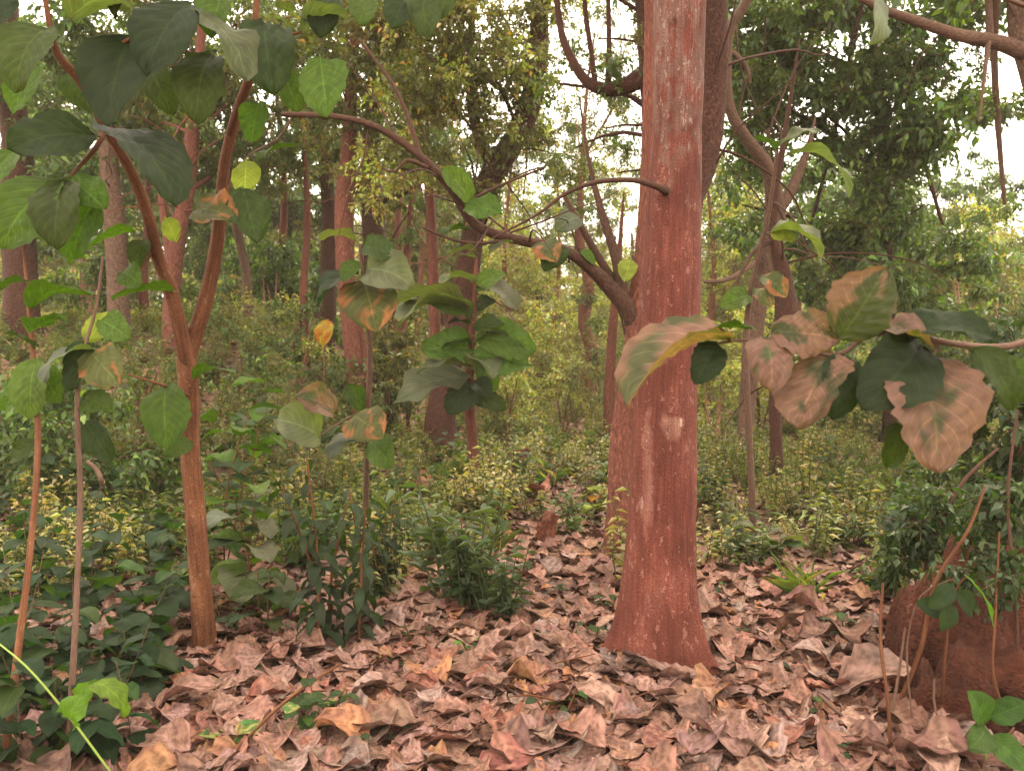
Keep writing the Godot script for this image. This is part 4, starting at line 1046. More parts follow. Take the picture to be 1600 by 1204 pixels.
	tree("knotty_tree", "far knotty trunk wrapped in leaves left of the arching bough", [[[Vector3(1.549, 0.341, -16.000), Vector3(1.446, 0.951, -16.000), Vector3(1.596, 1.458, -16.000), Vector3(1.430, 2.216, -16.000), Vector3(1.504, 2.973, -16.000), Vector3(1.324, 3.853, -16.000), Vector3(1.384, 5.355, -16.000)], [0.139, 0.152, 0.152, 0.114, 0.127, 0.089, 0.051], 9, 0.15, 0.22]], M.red_bark, [[Vector3(1.592, 2.557, -15.500), Vector3(0.35, 0.8, 0.3), 11, 0.3], [Vector3(1.449, 4.354, -16.000), Vector3(0.8, 0.6, 0.6), 12, 0.4], [Vector3(2.012, 5.604, -16.000), Vector3(0.9, 0.7, 0.6), 14, 0.42], [Vector3(0.909, 4.963, -16.500), Vector3(0.7, 0.6, 0.6), 10, 0.4], [Vector3(2.320, 6.972, -16.000), Vector3(0.5, 0.9, 0.5), 14, 0.42], [Vector3(1.295, 6.378, -16.500), Vector3(0.9, 0.7, 0.6), 16, 0.4], [Vector3(1.628, 7.839, -16.000), Vector3(0.9, 0.8, 0.6), 15, 0.4], [Vector3(0.649, 5.478, -16.500), Vector3(0.6, 0.6, 0.6), 8, 0.4]], ["fine", "green"])
	tree("slender_tree", "straight thin reddish trunk left of the slim leaning trunk", [[[Vector3(1.454, 0.165, -12.200), Vector3(1.480, 1.057, -12.200), Vector3(1.515, 1.830, -12.200), Vector3(1.589, 2.695, -12.200), Vector3(1.680, 3.939, -12.200)], [0.086, 0.081, 0.076, 0.057, 0.010], 9, 0.2, 0.1]], M.red_bark)
	tree("slender_tree", "thin bent stem tucked beside the slim leaning trunk", [[[Vector3(1.535, 0.163, -11.500), Vector3(1.532, 0.986, -11.500), Vector3(1.594, 1.441, -11.500), Vector3(1.819, 1.987, -11.500), Vector3(1.997, 2.711, -11.500)], [0.048, 0.048, 0.048, 0.038, 0.029], 8, 0.2, 0.1]], M.red_bark)
	tree("dark_bank_tree", "thick dark trunk at the far left edge on the bank", [[[Vector3(-7.195, 1.678, -11.900), Vector3(-7.225, 2.663, -11.900), Vector3(-7.255, 3.597, -11.900), Vector3(-7.160, 4.409, -11.800), Vector3(-7.176, 5.202, -11.700), Vector3(-7.151, 6.158, -11.600), Vector3(-7.146, 7.409, -11.600)], [0.247, 0.219, 0.209, 0.200, 0.181, 0.152, 0.114], 12, 0.2, 0.12, 0.2]], M.dark_bark, [[Vector3(-6.670, 5.405, -11.500), Vector3(0.8, 0.9, 0.6), 20, 0.44], [Vector3(-6.701, 4.179, -12.000), Vector3(0.8, 0.6, 0.6), 14, 0.4], [Vector3(-6.025, 6.295, -11.500), Vector3(1.6, 0.8, 0.8), 24, 0.48]], ["broad", "green"])  # thick trunk in the dark bark
	tree("bank_tree", "brown trunk on the bank behind the forked sapling", [[[Vector3(-4.634, 1.422, -11.000), Vector3(-4.623, 2.308, -11.000), Vector3(-4.545, 3.000, -11.000), Vector3(-4.407, 3.689, -11.000), Vector3(-4.320, 4.462, -11.000), Vector3(-4.204, 5.487, -11.000), Vector3(-4.121, 6.760, -11.000)], [0.131, 0.113, 0.105, 0.105, 0.096, 0.070, 0.044], 10, 0.2, 0.1, 0.2], [[Vector3(-4.619, 2.654, -11.000), Vector3(-4.722, 3.431, -11.000), Vector3(-4.800, 4.119, -11.000)], [0.061, 0.052, 0.035], 7, 0.2, 0.1]], M.red_bark, [[Vector3(-4.425, 4.690, -11.500), Vector3(0.8, 0.9, 0.7), 26, 0.42], [Vector3(-3.701, 5.327, -11.800), Vector3(0.8, 0.9, 0.6), 22, 0.42], [Vector3(-5.133, 5.761, -11.500), Vector3(0.9, 0.8, 0.6), 20, 0.42], [Vector3(-3.782, 4.512, -13.000), Vector3(0.6, 0.5, 0.5), 12, 0.4], [Vector3(-5.278, 4.740, -12.000), Vector3(0.7, 0.6, 0.6), 14, 0.42], [Vector3(-4.045, 5.912, -11.000), Vector3(1.2, 0.8, 0.8), 22, 0.44], [Vector3(-5.103, 3.710, -12.000), Vector3(0.6, 0.4, 0.4), 8, 0.36]], ["green", "olive"])
	tree("bank_tree", "mottled grey-brown trunk on the bank left of the forked sapling", [[[Vector3(-5.636, 1.717, -11.600), Vector3(-5.643, 2.540, -11.600), Vector3(-5.669, 3.269, -11.600), Vector3(-5.731, 3.996, -11.600), Vector3(-5.791, 4.900, -11.600), Vector3(-5.811, 5.979, -11.600)], [0.162, 0.152, 0.152, 0.133, 0.105, 0.067], 11, 0.2, 0.12, 0.2]], M.pale_bark, [[Vector3(-5.827, 5.510, -11.800), Vector3(0.9, 0.9, 0.6), 16, 0.42]], ["green"])
	tree("bank_tree", "thin pale trunk at the top of the bank", [[[Vector3(-4.376, 2.174, -13.500), Vector3(-4.433, 2.886, -13.500), Vector3(-4.565, 3.575, -13.500), Vector3(-4.674, 4.315, -13.500), Vector3(-4.715, 5.473, -13.500)], [0.093, 0.082, 0.082, 0.062, 0.041], 8, 0.2, 0.1]], M.pale_bark, [[Vector3(-4.484, 5.397, -13.600), Vector3(0.9, 0.8, 0.7), 16, 0.42], [Vector3(-4.258, 6.768, -13.600), Vector3(1.1, 0.9, 0.7), 20, 0.44]], ["green", "fine"])
	for a in [[Vector3(-4.276, 1.454, -15.000), Vector3(-4.312, 2.875, -15.000), Vector3(-4.203, 4.522, -15.000), Vector3(-4.350, 6.624, -15.000), 7, "right of the thin pale bank trunk"], [Vector3(-3.317, 1.138, -13.000), Vector3(-3.348, 2.473, -13.000), Vector3(-3.277, 3.800, -13.000), Vector3(-3.365, 5.625, -13.000), 6, "left of the dark brown trunk"], [Vector3(-2.221, 0.443, -16.000), Vector3(-2.150, 2.469, -16.000), Vector3(-2.243, 4.354, -16.000), Vector3(-2.006, 6.972, -16.000), 8, "between the dark mottled trunk and its thin neighbour"], [Vector3(-2.071, 0.323, -18.000), Vector3(-2.107, 2.318, -18.000), Vector3(-1.987, 4.018, -18.000), Vector3(-2.120, 6.550, -18.000), 6, "just left of the thin mottled stem"], [Vector3(-0.143, 0.180, -18.000), Vector3(-0.057, 2.034, -18.000), Vector3(-0.170, 3.736, -18.000), Vector3(0.000, 5.849, -18.000), 6, "right of the leaning dark trunk"], [Vector3(1.111, 0.203, -20.000), Vector3(1.044, 2.104, -20.000), Vector3(1.168, 3.995, -20.000), Vector3(1.068, 6.811, -20.000), 5, "in the yellow bush under the arching bough"], [Vector3(4.210, 0.112, -17.000), Vector3(4.144, 1.730, -17.000), Vector3(4.240, 3.339, -17.000), Vector3(4.079, 5.204, -17.000), 6, "close to the right side of the big trunk"], [Vector3(5.126, 0.112, -19.000), Vector3(5.173, 1.769, -19.000), Vector3(5.070, 3.417, -19.000), Vector3(5.234, 5.354, -19.000), 5, "between the big trunk and the crooked pale one"], [Vector3(7.071, 0.180, -18.000), Vector3(6.981, 1.749, -18.000), Vector3(7.047, 3.453, -18.000), Vector3(6.868, 5.428, -18.000), 6, "behind the bright green bush"], [Vector3(-5.883, 1.858, -13.000), Vector3(-5.912, 2.780, -13.000), Vector3(-5.816, 3.800, -13.000), Vector3(-5.857, 5.322, -13.000), 7, "on the bank between two brown trunks"]]:
		tree("slim_tree", "slim reddish far trunk " + a[5], [[[on_ground(a[0].x, a[0].z), a[1], a[2], a[3]], [a[4] * 0.0125, a[4] * 0.011, a[4] * 0.009, a[4] * 0.004], 8, 0.25, 0.12]], M.red_bark, [], [], "slim trunks in the middle distance")
	# the wood further back
	var crowns := []
	for i in 5: crowns.append(crown_of([[Vector3(0, 4.6, 0), Vector3(1.7, 1.5, 1.6), 46, 0.62], [Vector3(rand(-1, 1), 2.9, rand(-1, 1)), Vector3(1.4, 1.1, 1.3), 26, 0.55], [Vector3(rand(-1, 1), 6.4, rand(-1, 1)), Vector3(1.5, 1.1, 1.4), 30, 0.6]], [["green"], ["olive", "fine"], ["broad"], ["sunlight_tint", "green"], ["fine", "sunlight_tint"]][i], Vector3.ZERO))
	distant_wood([crowns[3], crowns[4], crowns[0]])
	var looks := ["mid green", "olive and feathery", "dark green", "yellow-green", "pale feathery"]
	var spots := [[-13.25, 22, 0, 1.2], [-9.56, 18, 2, 0.9], [-11.59, 25, 0, 1.1], [-7.45, 20, 2, 0.75], [-5.71, 24, 2, 1], [-2.86, 19, 1, 1], [-1.82, 23, 2, 1.1], [-0.43, 27, 3, 0.9], [0.75, 21, 4, 0.8], [2.38, 30, 3, 0.8], [3.80, 24, 4, 0.9], [5.40, 22, 1, 0.9], [4.98, 17, 4, 0.75], [8.37, 24, 0, 1], [7.56, 18, 2, 0.85], [11.66, 23, 2, 0.9], [17.71, 30, 3, 0.6], [13.15, 21, 0, 0.65], [-13.02, 31, 2, 1.3], [-3.66, 33, 1, 1.3], [6.74, 34, 0, 1.1], [15.17, 33, 0, 1.2], [-7.23, 38, 3, 1.3], [-18.54, 36, 1, 1.5]]
	var rows := []
	for s in spots:
		var d: float = s[1]
		var at := on_ground(s[0], -d)
		var t := thing("background_tree", "", "tree", at, "trees standing further back in the wood")
		var h: float = s[3]
		var lean := Vector3(rand(-0.4, 0.4), 0, rand(-0.4, 0.4))
		part("trunk", stem([Vector3(0, -0.1, 0), Vector3(lean.x * 0.5, 2.0 * h, lean.z * 0.5), lean + Vector3(0, 5.2 * h, 0)], [0.13 * h, 0.1 * h, 0.04], 8, 0.4, 0.1), [M.dark_bark, M.red_bark, M.pale_bark][rng.randi() % 3], t)
		var c := part("crown", crowns[s[2]], M.foliage, t)
		c.transform = Transform3D(Basis.from_euler(Vector3(0, rand(0, TAU), 0)) * Basis.from_scale(Vector3(h, h, h) * rand(0.9, 1.1)), lean)
		rows.append([t, looks[s[2]]])
	var names := [[-0.602, "above the far left bank"], [-0.507, "left of the forked sapling"], [-0.396, "behind the forked sapling"], [-0.269, "left of the bright reddish trunk"], [-0.158, "behind the bright reddish trunk"], [-0.063, "behind the leaning dark trunk"], [0.016, "right of the leaning dark trunk"], [0.111, "under the arching bough"], [0.198, "behind the big red trunk"], [0.301, "just right of the big red trunk"], [0.396, "above the drooping rusty leaves"], [0.507, "under the dense leafy tree"], [0.610, "below the bright sky at the right edge"]]   # bearing from the path, place
	var seen := {}
	for i in rows.size():
		var where := ""
		for n in names:
			where = n[1]
			if spots[i][0] / spots[i][1] <= n[0]: break
		var text: String = "%s tree %s, %s back" % [rows[i][1], where, "far" if spots[i][1] > 26 else "some way"]
		if seen.has(text): text += ", the taller one"
		seen[text] = true
		rows[i][0].set_meta("label", text)

func saplings() -> void:
	# two thin stems at the left edge
	var s1 := thing("thin_sapling", "thin orange-brown leaning stem nearest the left edge", "sapling", Vector3(-1.777, 0.001, -2.785))
	part("stem", stem(shifted([Vector3(-1.755, 0.014, -2.750), Vector3(-1.738, 0.334, -2.800), Vector3(-1.744, 0.694, -2.900), Vector3(-1.769, 1.029, -3.000), Vector3(-1.827, 1.264, -3.100), Vector3(-1.908, 1.563, -3.200), Vector3(-1.984, 1.828, -3.300), Vector3(-2.021, 2.019, -3.350)], s1.position), [0.014, 0.013, 0.012, 0.012, 0.011, 0.008, 0.006, 0.004], 7, 0.06, 0.08), M.young_bark, s1)
	leaves_on(s1, [[Vector3(-1.824, 1.411, -3.100), Vector3(-1.820, 1.181, -3.050), FACE, "teak_light"], [Vector3(-1.817, 1.387, -3.100), Vector3(-1.734, 1.239, -3.100), FACE, "teak_light"], [Vector3(-1.858, 1.449, -3.150), Vector3(-1.942, 1.509, -3.100), UP, "teak"], [Vector3(-1.897, 1.614, -3.200), Vector3(-1.616, 1.651, -3.100), UP, "teak_light"], [Vector3(-1.908, 1.715, -3.200), Vector3(-2.048, 1.677, -3.200), UP, "teak"], [Vector3(-1.838, 1.313, -3.100), Vector3(-1.955, 1.214, -3.100), FACE, "teak_light"], [Vector3(-1.874, 1.511, -3.150), Vector3(-1.716, 1.558, -3.100), UP, "teak_light"], [Vector3(-1.827, 1.091, -3.100), Vector3(-1.934, 1.017, -3.100), FACE, "teak"]])
	var s2 := thing("thin_sapling", "thin upright brown stem carrying drooping leaves, second from the left edge", "sapling", Vector3(-1.569, -0.014, -2.805))
	part("stem", stem(shifted([Vector3(-1.539, 0.009, -2.750), Vector3(-1.541, 0.289, -2.800), Vector3(-1.572, 0.624, -2.900), Vector3(-1.611, 0.934, -3.000), Vector3(-1.618, 1.220, -3.000), Vector3(-1.623, 1.411, -3.050), Vector3(-1.593, 1.607, -3.100), Vector3(-1.565, 1.802, -3.100)], s2.position), [0.012, 0.011, 0.010, 0.010, 0.010, 0.007, 0.006, 0.004], 7, 0.06, 0.08), M.pale_bark, s2)
	leaves_on(s2, [[Vector3(-1.574, 1.447, -3.050), Vector3(-1.712, 1.322, -2.950), SIDE_L, "teak_grey"], [Vector3(-1.594, 1.440, -3.050), Vector3(-1.431, 1.312, -2.950), FACE, "teak_olive"], [Vector3(-1.595, 1.460, -3.100), Vector3(-1.641, 1.292, -3.000), FACE, "teak_dark"], [Vector3(-1.581, 1.558, -3.100), Vector3(-1.436, 1.488, -3.050), FACE, "teak_light"], [Vector3(-1.544, 1.591, -3.150), Vector3(-1.634, 1.472, -3.100), FACE, "teak_yellow"], [Vector3(-1.621, 1.266, -3.050), Vector3(-1.488, 1.220, -3.000), FACE, "teak_light"], [Vector3(-1.689, 1.158, -3.200), Vector3(-1.590, 1.005, -3.200), FACE, "teak_dark"], [Vector3(-1.651, 1.313, -3.100), Vector3(-1.475, 1.293, -3.100), UP, "teak_grey"]])
	# the sapling with broad dull leaves in front of the bright reddish trunk
	var s3 := thing("broad_leaf_sapling", "sapling with broad dull leaves, one spotted orange, before the bright reddish trunk", "sapling", Vector3(-1.053, 0.039, -5.740))
	part("stem", stem(shifted([Vector3(-1.091, -0.020, -5.950), Vector3(-1.034, 0.514, -5.700), Vector3(-0.964, 1.034, -5.400), Vector3(-0.914, 1.501, -5.200), Vector3(-0.934, 1.901, -5.100), Vector3(-0.957, 2.142, -5.100)], s3.position), [0.024, 0.021, 0.019, 0.019, 0.014, 0.010], 6, 0.1, 0.08), M.pale_bark, s3)
	leaves_on(s3, [[Vector3(-0.934, 1.917, -5.100), Vector3(-0.822, 1.580, -4.900), FACE, "teak_olive"], [Vector3(-0.918, 1.962, -5.100), Vector3(-0.612, 1.860, -5.000), FACE, "teak_grey"], [Vector3(-0.966, 1.962, -5.100), Vector3(-1.194, 1.734, -5.000), SIDE_L, "teak_dark"], [Vector3(-0.965, 2.142, -5.100), Vector3(-1.199, 2.135, -5.000), UP, "teak_grey"], [Vector3(-0.945, 2.122, -5.100), Vector3(-0.710, 2.049, -5.000), FACE, "teak"], [Vector3(-0.947, 2.009, -5.000), Vector3(-1.025, 1.882, -4.900), FACE, "teak_light"],
		[Vector3(-1.135, 1.089, -5.200), Vector3(-1.340, 1.188, -5.000), FACE, "teak_pink"], [Vector3(-1.023, 1.048, -5.200), Vector3(-0.802, 0.926, -5.000), FACE, "teak_olive"], [Vector3(-1.239, 0.915, -5.200), Vector3(-1.498, 1.034, -5.100), FACE, "teak_grey"], [Vector3(-0.965, 0.862, -5.400), Vector3(-1.178, 0.778, -5.200), UP, "teak_grey"], [Vector3(-0.952, 0.862, -5.400), Vector3(-0.765, 0.716, -5.200), FACE, "teak_light"], [Vector3(-0.964, 1.077, -5.400), Vector3(-1.092, 1.251, -5.300), FACE, "teak"], [Vector3(-0.959, 0.999, -5.300), Vector3(-1.239, 0.882, -5.200), UP, "teak"]])
	part("branch", stem(shifted([Vector3(-0.964, 1.012, -5.400), Vector3(-1.042, 1.044, -5.250), Vector3(-1.227, 0.928, -5.150)], s3.position), [0.012, 0.009, 0.006], 5, 0.08, 0.05), M.pale_bark, s3)
	# the young teak in the middle with layered leaves
	var s4 := thing("young_teak_tree", "young teak with layered grey-green leaves on a straight red stem", "sapling", Vector3(-0.395, 0.089, -8.565))
	part("stem", stem(shifted([Vector3(-0.399, 0.062, -8.650), Vector3(-0.419, 0.553, -8.500), Vector3(-0.441, 1.035, -8.300), Vector3(-0.410, 1.557, -8.100), Vector3(-0.367, 2.060, -8.000), Vector3(-0.353, 2.438, -8.000)], s4.position), [0.068, 0.061, 0.059, 0.038, 0.025, 0.013], 9, 0.1, 0.12), M.red_bark, s4)
	leaves_on(s4, [[Vector3(-0.398, 1.172, -8.100), Vector3(-0.627, 0.877, -7.900), FACE, "teak_dark"], [Vector3(-0.385, 1.198, -8.100), Vector3(-0.200, 1.065, -7.900), FACE, "teak_dark"], [Vector3(-0.412, 1.334, -8.000), Vector3(-0.915, 1.280, -7.800), UP, "teak_grey"], [Vector3(-0.412, 1.365, -8.000), Vector3(-0.183, 1.233, -7.700), UP, "teak_grey"], [Vector3(-0.366, 2.123, -8.000), Vector3(-0.050, 2.251, -7.900), FACE, "teak_light"], [Vector3(-0.366, 2.155, -8.000), Vector3(-0.699, 2.127, -7.900), UP, "teak_grey"], [Vector3(-0.354, 2.123, -8.000), Vector3(0.050, 1.890, -7.900), SIDE_R, "teak_grey"], [Vector3(-0.411, 1.934, -8.000), Vector3(-0.799, 1.953, -7.900), FACE, "teak_light"], [Vector3(-0.411, 1.871, -8.000), Vector3(-1.159, 1.933, -7.800), UP, "teak_grey"], [Vector3(-0.411, 1.808, -8.000), Vector3(-1.098, 1.736, -7.800), UP, "teak_grey"],
		[Vector3(-0.380, 1.745, -8.000), Vector3(-0.075, 1.772, -7.900), FACE, "teak"], [Vector3(-0.348, 1.650, -8.000), Vector3(0.238, 1.503, -7.900), FACE, "teak_light"], [Vector3(-0.393, 1.587, -8.000), Vector3(-0.688, 1.522, -7.900), UP, "teak"], [Vector3(-0.380, 1.555, -8.000), Vector3(-0.031, 1.647, -7.900), UP, "teak_grey"], [Vector3(-0.367, 1.460, -8.000), Vector3(0.175, 1.353, -7.900), FACE, "teak_light"], [Vector3(-0.398, 1.525, -8.100), Vector3(-0.887, 1.505, -8.000), FACE, "teak_light"], [Vector3(-0.424, 1.237, -8.100), Vector3(-1.174, 0.972, -8.000), SIDE_L, "teak_grey"], [Vector3(-0.371, 1.941, -8.100), Vector3(-0.158, 1.997, -8.000), FACE, "teak_dark"], [Vector3(-0.384, 1.717, -8.100), Vector3(-0.633, 1.777, -8.000), UP, "teak"], [Vector3(-0.353, 2.407, -8.000), Vector3(-0.530, 2.425, -7.900), UP, "teak_grey"], [Vector3(-0.364, 1.429, -8.200), Vector3(-0.163, 1.105, -8.200), FACE, "teak_light"], [Vector3(-0.403, 1.040, -8.200), Vector3(-0.065, 0.909, -8.200), FACE, "teak"]])
	# the drooping rusty bough from the right, in front
	var s5 := thing("rusty_leaf_sapling", "sapling at the right edge whose bough carries big drooping pink and green leaves", "sapling", Vector3(1.66, 0.02, -2.35))
	var root: Vector3 = s5.position
	part("stem", stem(shifted([root + Vector3(0, -0.05, 0), root + Vector3(0.03, 0.6, 0.05), root + Vector3(0.02, 1.2, 0.1), Vector3(1.600, 1.554, -2.300), Vector3(1.698, 1.993, -2.400), Vector3(1.737, 2.599, -2.500)], root), [0.022, 0.02, 0.018, 0.014, 0.012, 0.008], 9, 0.1, 0.06), M.young_bark, s5)
	for b in [[[Vector3(1.601, 1.517, -2.300), Vector3(1.358, 1.443, -2.200), Vector3(1.130, 1.449, -2.100), Vector3(0.957, 1.480, -2.050), Vector3(0.876, 1.448, -2.050), Vector3(0.812, 1.415, -2.050), Vector3(0.648, 1.457, -2.100), Vector3(0.499, 1.441, -2.100)], [0.012, 0.01, 0.008, 0.007, 0.006, 0.005, 0.004, 0.003]], [[Vector3(0.949, 1.479, -2.050), Vector3(0.908, 1.505, -2.050), Vector3(0.883, 1.553, -2.050)], [0.004, 0.003, 0.002]], [[Vector3(1.706, 2.386, -2.450), Vector3(1.348, 2.432, -2.300), Vector3(1.031, 2.421, -2.200), Vector3(0.915, 2.381, -2.150)], [0.009, 0.006, 0.004, 0.003]]]:
		part("branch", stem(shifted(b[0], root), b[1], 6, 0.06, 0.06), M.pale_bark, s5)
	leaves_on(s5, [[Vector3(0.831, 1.456, -2.050), Vector3(0.923, 1.631, -2.000), FACE, "teak_rusty"], [Vector3(0.916, 1.485, -2.050), Vector3(1.050, 1.420, -1.980), Vector3(0, 1, 0.25), "teak_pink"], [Vector3(0.989, 1.464, -2.050), Vector3(1.184, 1.455, -2.000), Vector3(0.1, 0.9, 0.6), "teak_dark"], [Vector3(1.038, 1.440, -2.050), Vector3(0.843, 1.283, -1.950), FACE, "teak_dark"], [Vector3(1.014, 1.427, -2.050), Vector3(1.005, 1.138, -1.900), FACE, "teak_rusty"], [Vector3(0.820, 1.420, -2.050), Vector3(0.689, 1.240, -1.950), SIDE_L, "teak_rusty"], [Vector3(0.841, 1.420, -2.050), Vector3(0.794, 1.256, -2.000), FACE, "teak_dark"], [Vector3(0.648, 1.461, -2.100), Vector3(0.642, 1.325, -2.000), FACE, "teak_pink"], [Vector3(0.565, 1.454, -2.100), Vector3(0.286, 1.280, -2.000), SIDE_L, "pink_folded"], [Vector3(0.532, 1.449, -2.100), Vector3(0.463, 1.342, -2.050), FACE, "teak_dark"], [Vector3(0.673, 1.477, -2.100), Vector3(0.827, 1.456, -2.050), FACE, "teak_rusty"], [Vector3(0.631, 1.482, -2.100), Vector3(0.482, 1.474, -2.100), UP, "teak"], [Vector3(0.952, 1.249, -2.000), Vector3(0.930, 1.137, -2.000), FACE, "teak"], [Vector3(0.915, 2.381, -2.150), Vector3(0.908, 2.205, -2.100), SIDE_R, "teak_grey"], [Vector3(1.197, 1.432, -2.100), Vector3(1.300, 1.274, -2.100), FACE, "teak"], [Vector3(1.324, 1.408, -2.200), Vector3(1.413, 1.303, -2.200), FACE, "teak_light"]])
	# a second bough of pale leaves higher up, just right of the big trunk
	var s6 := thing("pale_leaf_sapling", "slim sapling with pale curled leaves right of the big trunk", "sapling", Vector3(1.831, 0.018, -6.075))
	part("stem", stem(shifted([Vector3(1.839, 0.002, -6.100), Vector3(1.744, 0.765, -5.900), Vector3(1.652, 1.420, -5.700), Vector3(1.646, 1.862, -5.600), Vector3(1.702, 2.355, -5.400), Vector3(1.696, 2.766, -5.200)], s6.position), [0.029, 0.024, 0.024, 0.019, 0.014, 0.010], 6, 0.1, 0.08), M.pale_bark, s6)
	leaves_on(s6, [[Vector3(1.708, 2.774, -5.200), Vector3(1.931, 2.839, -5.100), SIDE_R, "teak_grey"], [Vector3(1.778, 2.734, -5.200), Vector3(2.066, 2.409, -5.000), SIDE_R, "teak_grey"], [Vector3(1.724, 2.262, -5.400), Vector3(2.007, 2.046, -5.300), SIDE_R, "teak_grey"], [Vector3(1.724, 2.249, -5.400), Vector3(1.860, 2.192, -5.300), FACE, "teak_yellow"], [Vector3(1.651, 1.897, -5.500), Vector3(1.729, 1.761, -5.400), FACE, "teak_olive"], [Vector3(1.646, 1.862, -5.600), Vector3(1.413, 1.767, -5.500), FACE, "teak_light"], [Vector3(1.693, 1.984, -5.500), Vector3(1.835, 1.825, -5.400), FACE, "teak_olive"], [Vector3(1.696, 2.746, -5.200), Vector3(1.552, 2.827, -5.200), UP, "teak"]])

func bushes() -> void:
	bush("leafy_bush", "dark bush on the bank right of the far left trunk", Vector3(-5.950, 1.440, -11.050), [[Vector3(-6.711, 2.727, -12.500), Vector3(0.9, 0.7, 0.6), 22, 0.4]], ["broad", "green"])
	bush("leafy_bush", "dark rounded bush at the top of the bank", Vector3(-3.567, 1.444, -12.175), [[Vector3(-4.618, 3.052, -15.000), Vector3(0.9, 0.7, 0.7), 24, 0.42], [Vector3(-3.909, 2.875, -15.000), Vector3(0.7, 0.5, 0.6), 14, 0.38]], ["broad"])
	bush("leafy_bush", "yellow-green bush above the bank, sunlight put into its leaf colour", Vector3(-3.428, 1.300, -12.020), [[Vector3(-6.811, 5.079, -24.000), Vector3(1.4, 1.3, 1.0), 40, 0.6]], ["sunlight_tint"])
	bush("leafy_bush", "green bush at the foot of the bank", Vector3(-3.131, 0.904, -11.280), [[Vector3(-3.411, 1.939, -12.500), Vector3(1.0, 0.55, 0.6), 22, 0.36], [Vector3(-3.896, 1.443, -12.000), Vector3(0.7, 0.4, 0.5), 12, 0.32]], ["green", "sunlight_tint"])
	bush("leafy_bush", "tall tangled yellow and orange bush under the arching bough", Vector3(0.686, 0.364, -17.305), [[Vector3(0.672, 1.999, -17.000), Vector3(1.1, 1.3, 0.8), 44, 0.46], [Vector3(0.000, 3.311, -18.000), Vector3(0.8, 0.9, 0.7), 22, 0.46]], ["sunlight_tint", "sunlight_tint", "dry"])
	bush("leafy_bush", "pale yellow-green bush behind the leaning dark trunk", Vector3(-0.358, 0.260, -15.050), [[Vector3(-0.317, 1.458, -16.000), Vector3(0.8, 0.9, 0.7), 26, 0.42]], ["sunlight_tint", "fine"])
	bush("leafy_bush", "olive bush between the reddish trunk and the layered young teak", Vector3(-1.652, 0.209, -13.000), [[Vector3(-1.646, 1.652, -13.000), Vector3(0.8, 0.9, 0.6), 26, 0.38]], ["olive", "fine"])
	bush("leafy_bush", "green bush seen left of the big trunk at mid height", Vector3(2.188, 0.272, -14.900), [[Vector3(2.080, 1.098, -15.000), Vector3(0.6, 0.8, 0.5), 20, 0.36]], ["fine", "green"])
	bush("leafy_bush", "light green bush right of the big trunk", Vector3(2.911, 0.168, -11.450), [[Vector3(3.349, 1.035, -13.000), Vector3(0.5, 0.9, 0.5), 22, 0.36]], ["fine", "sunlight_tint"])
	bush("leafy_bush", "bright green bush behind the thin swollen trunk", Vector3(4.556, 0.184, -12.205), [[Vector3(4.842, 1.138, -13.000), Vector3(0.9, 0.8, 0.6), 28, 0.4]], ["green", "sunlight_tint"])
	bush("leafy_bush", "dark green bush behind the drooping rusty leaves", Vector3(5.458, 0.168, -11.450), [[Vector3(6.280, 1.447, -13.000), Vector3(1.0, 1.0, 0.7), 36, 0.42]], ["broad", "green"])
	bush("leafy_bush", "pale feathery bush at the right edge below the open sky", Vector3(7.101, 0.197, -12.080), [[Vector3(9.790, 3.606, -17.000), Vector3(1.2, 1.2, 0.8), 40, 0.5], [Vector3(9.981, 2.973, -16.000), Vector3(0.9, 0.9, 0.7), 20, 0.45]], ["fine", "sunlight_tint"])
	bush("leafy_bush", "dense dark bush beside the termite mound at the right edge", Vector3(3.890, -0.005, -6.175), [[Vector3(3.512, 0.976, -5.600), Vector3(0.42, 0.5, 0.4), 22, 0.28], [Vector3(3.858, 1.421, -5.800), Vector3(0.4, 0.5, 0.4), 14, 0.28]], ["dusky"])
	bush("leafy_bush", "low dark bush behind the termite mound", Vector3(3.515, -0.002, -6.390), [[Vector3(3.355, 0.387, -6.200), Vector3(0.4, 0.3, 0.3), 14, 0.22]], ["broad", "green"])
	bush("leafy_bush", "dark leafy tangle growing over the top of the termite mound", Vector3(2.764, 0.017, -4.945), [[Vector3(2.175, 0.622, -3.900), Vector3(0.3, 0.2, 0.2), 14, 0.17], [Vector3(2.001, 0.749, -3.200), Vector3(0.2, 0.2, 0.15), 13, 0.15], [Vector3(1.928, 0.481, -3.900), Vector3(0.16, 0.16, 0.15), 7, 0.15], [Vector3(1.772, 0.597, -3.000), Vector3(0.18, 0.1, 0.1), 6, 0.12]], ["dusky"])
	bush("leafy_bush", "dark bush at the left edge below the bank", Vector3(-4.907, 0.155, -8.010), [[Vector3(-4.584, 0.832, -7.500), Vector3(0.9, 0.5, 0.6), 26, 0.34], [Vector3(-3.718, 0.625, -7.200), Vector3(0.8, 0.4, 0.5), 18, 0.3]], ["broad", "green"])
	bush("leafy_bush", "soft green bush left of the forked sapling on the slope", Vector3(-4.115, 0.503, -9.010), [[Vector3(-4.173, 1.147, -9.000), Vector3(0.7, 0.5, 0.5), 18, 0.3]], ["green", "fine"])
	bush("leafy_bush", "soft green bush on the slope right of the forked sapling", Vector3(-2.863, 0.430, -9.740), [[Vector3(-2.641, 1.004, -9.000), Vector3(0.6, 0.45, 0.4), 16, 0.28], [Vector3(-2.143, 0.790, -9.000), Vector3(0.4, 0.3, 0.4), 8, 0.26]], ["green", "fine"])
	bush("leafy_bush", "low bush on the slope behind the left vines", Vector3(-4.987, 0.449, -8.840), [[Vector3(-5.309, 1.133, -9.500), Vector3(0.6, 0.5, 0.5), 14, 0.3]], ["green", "broad"])
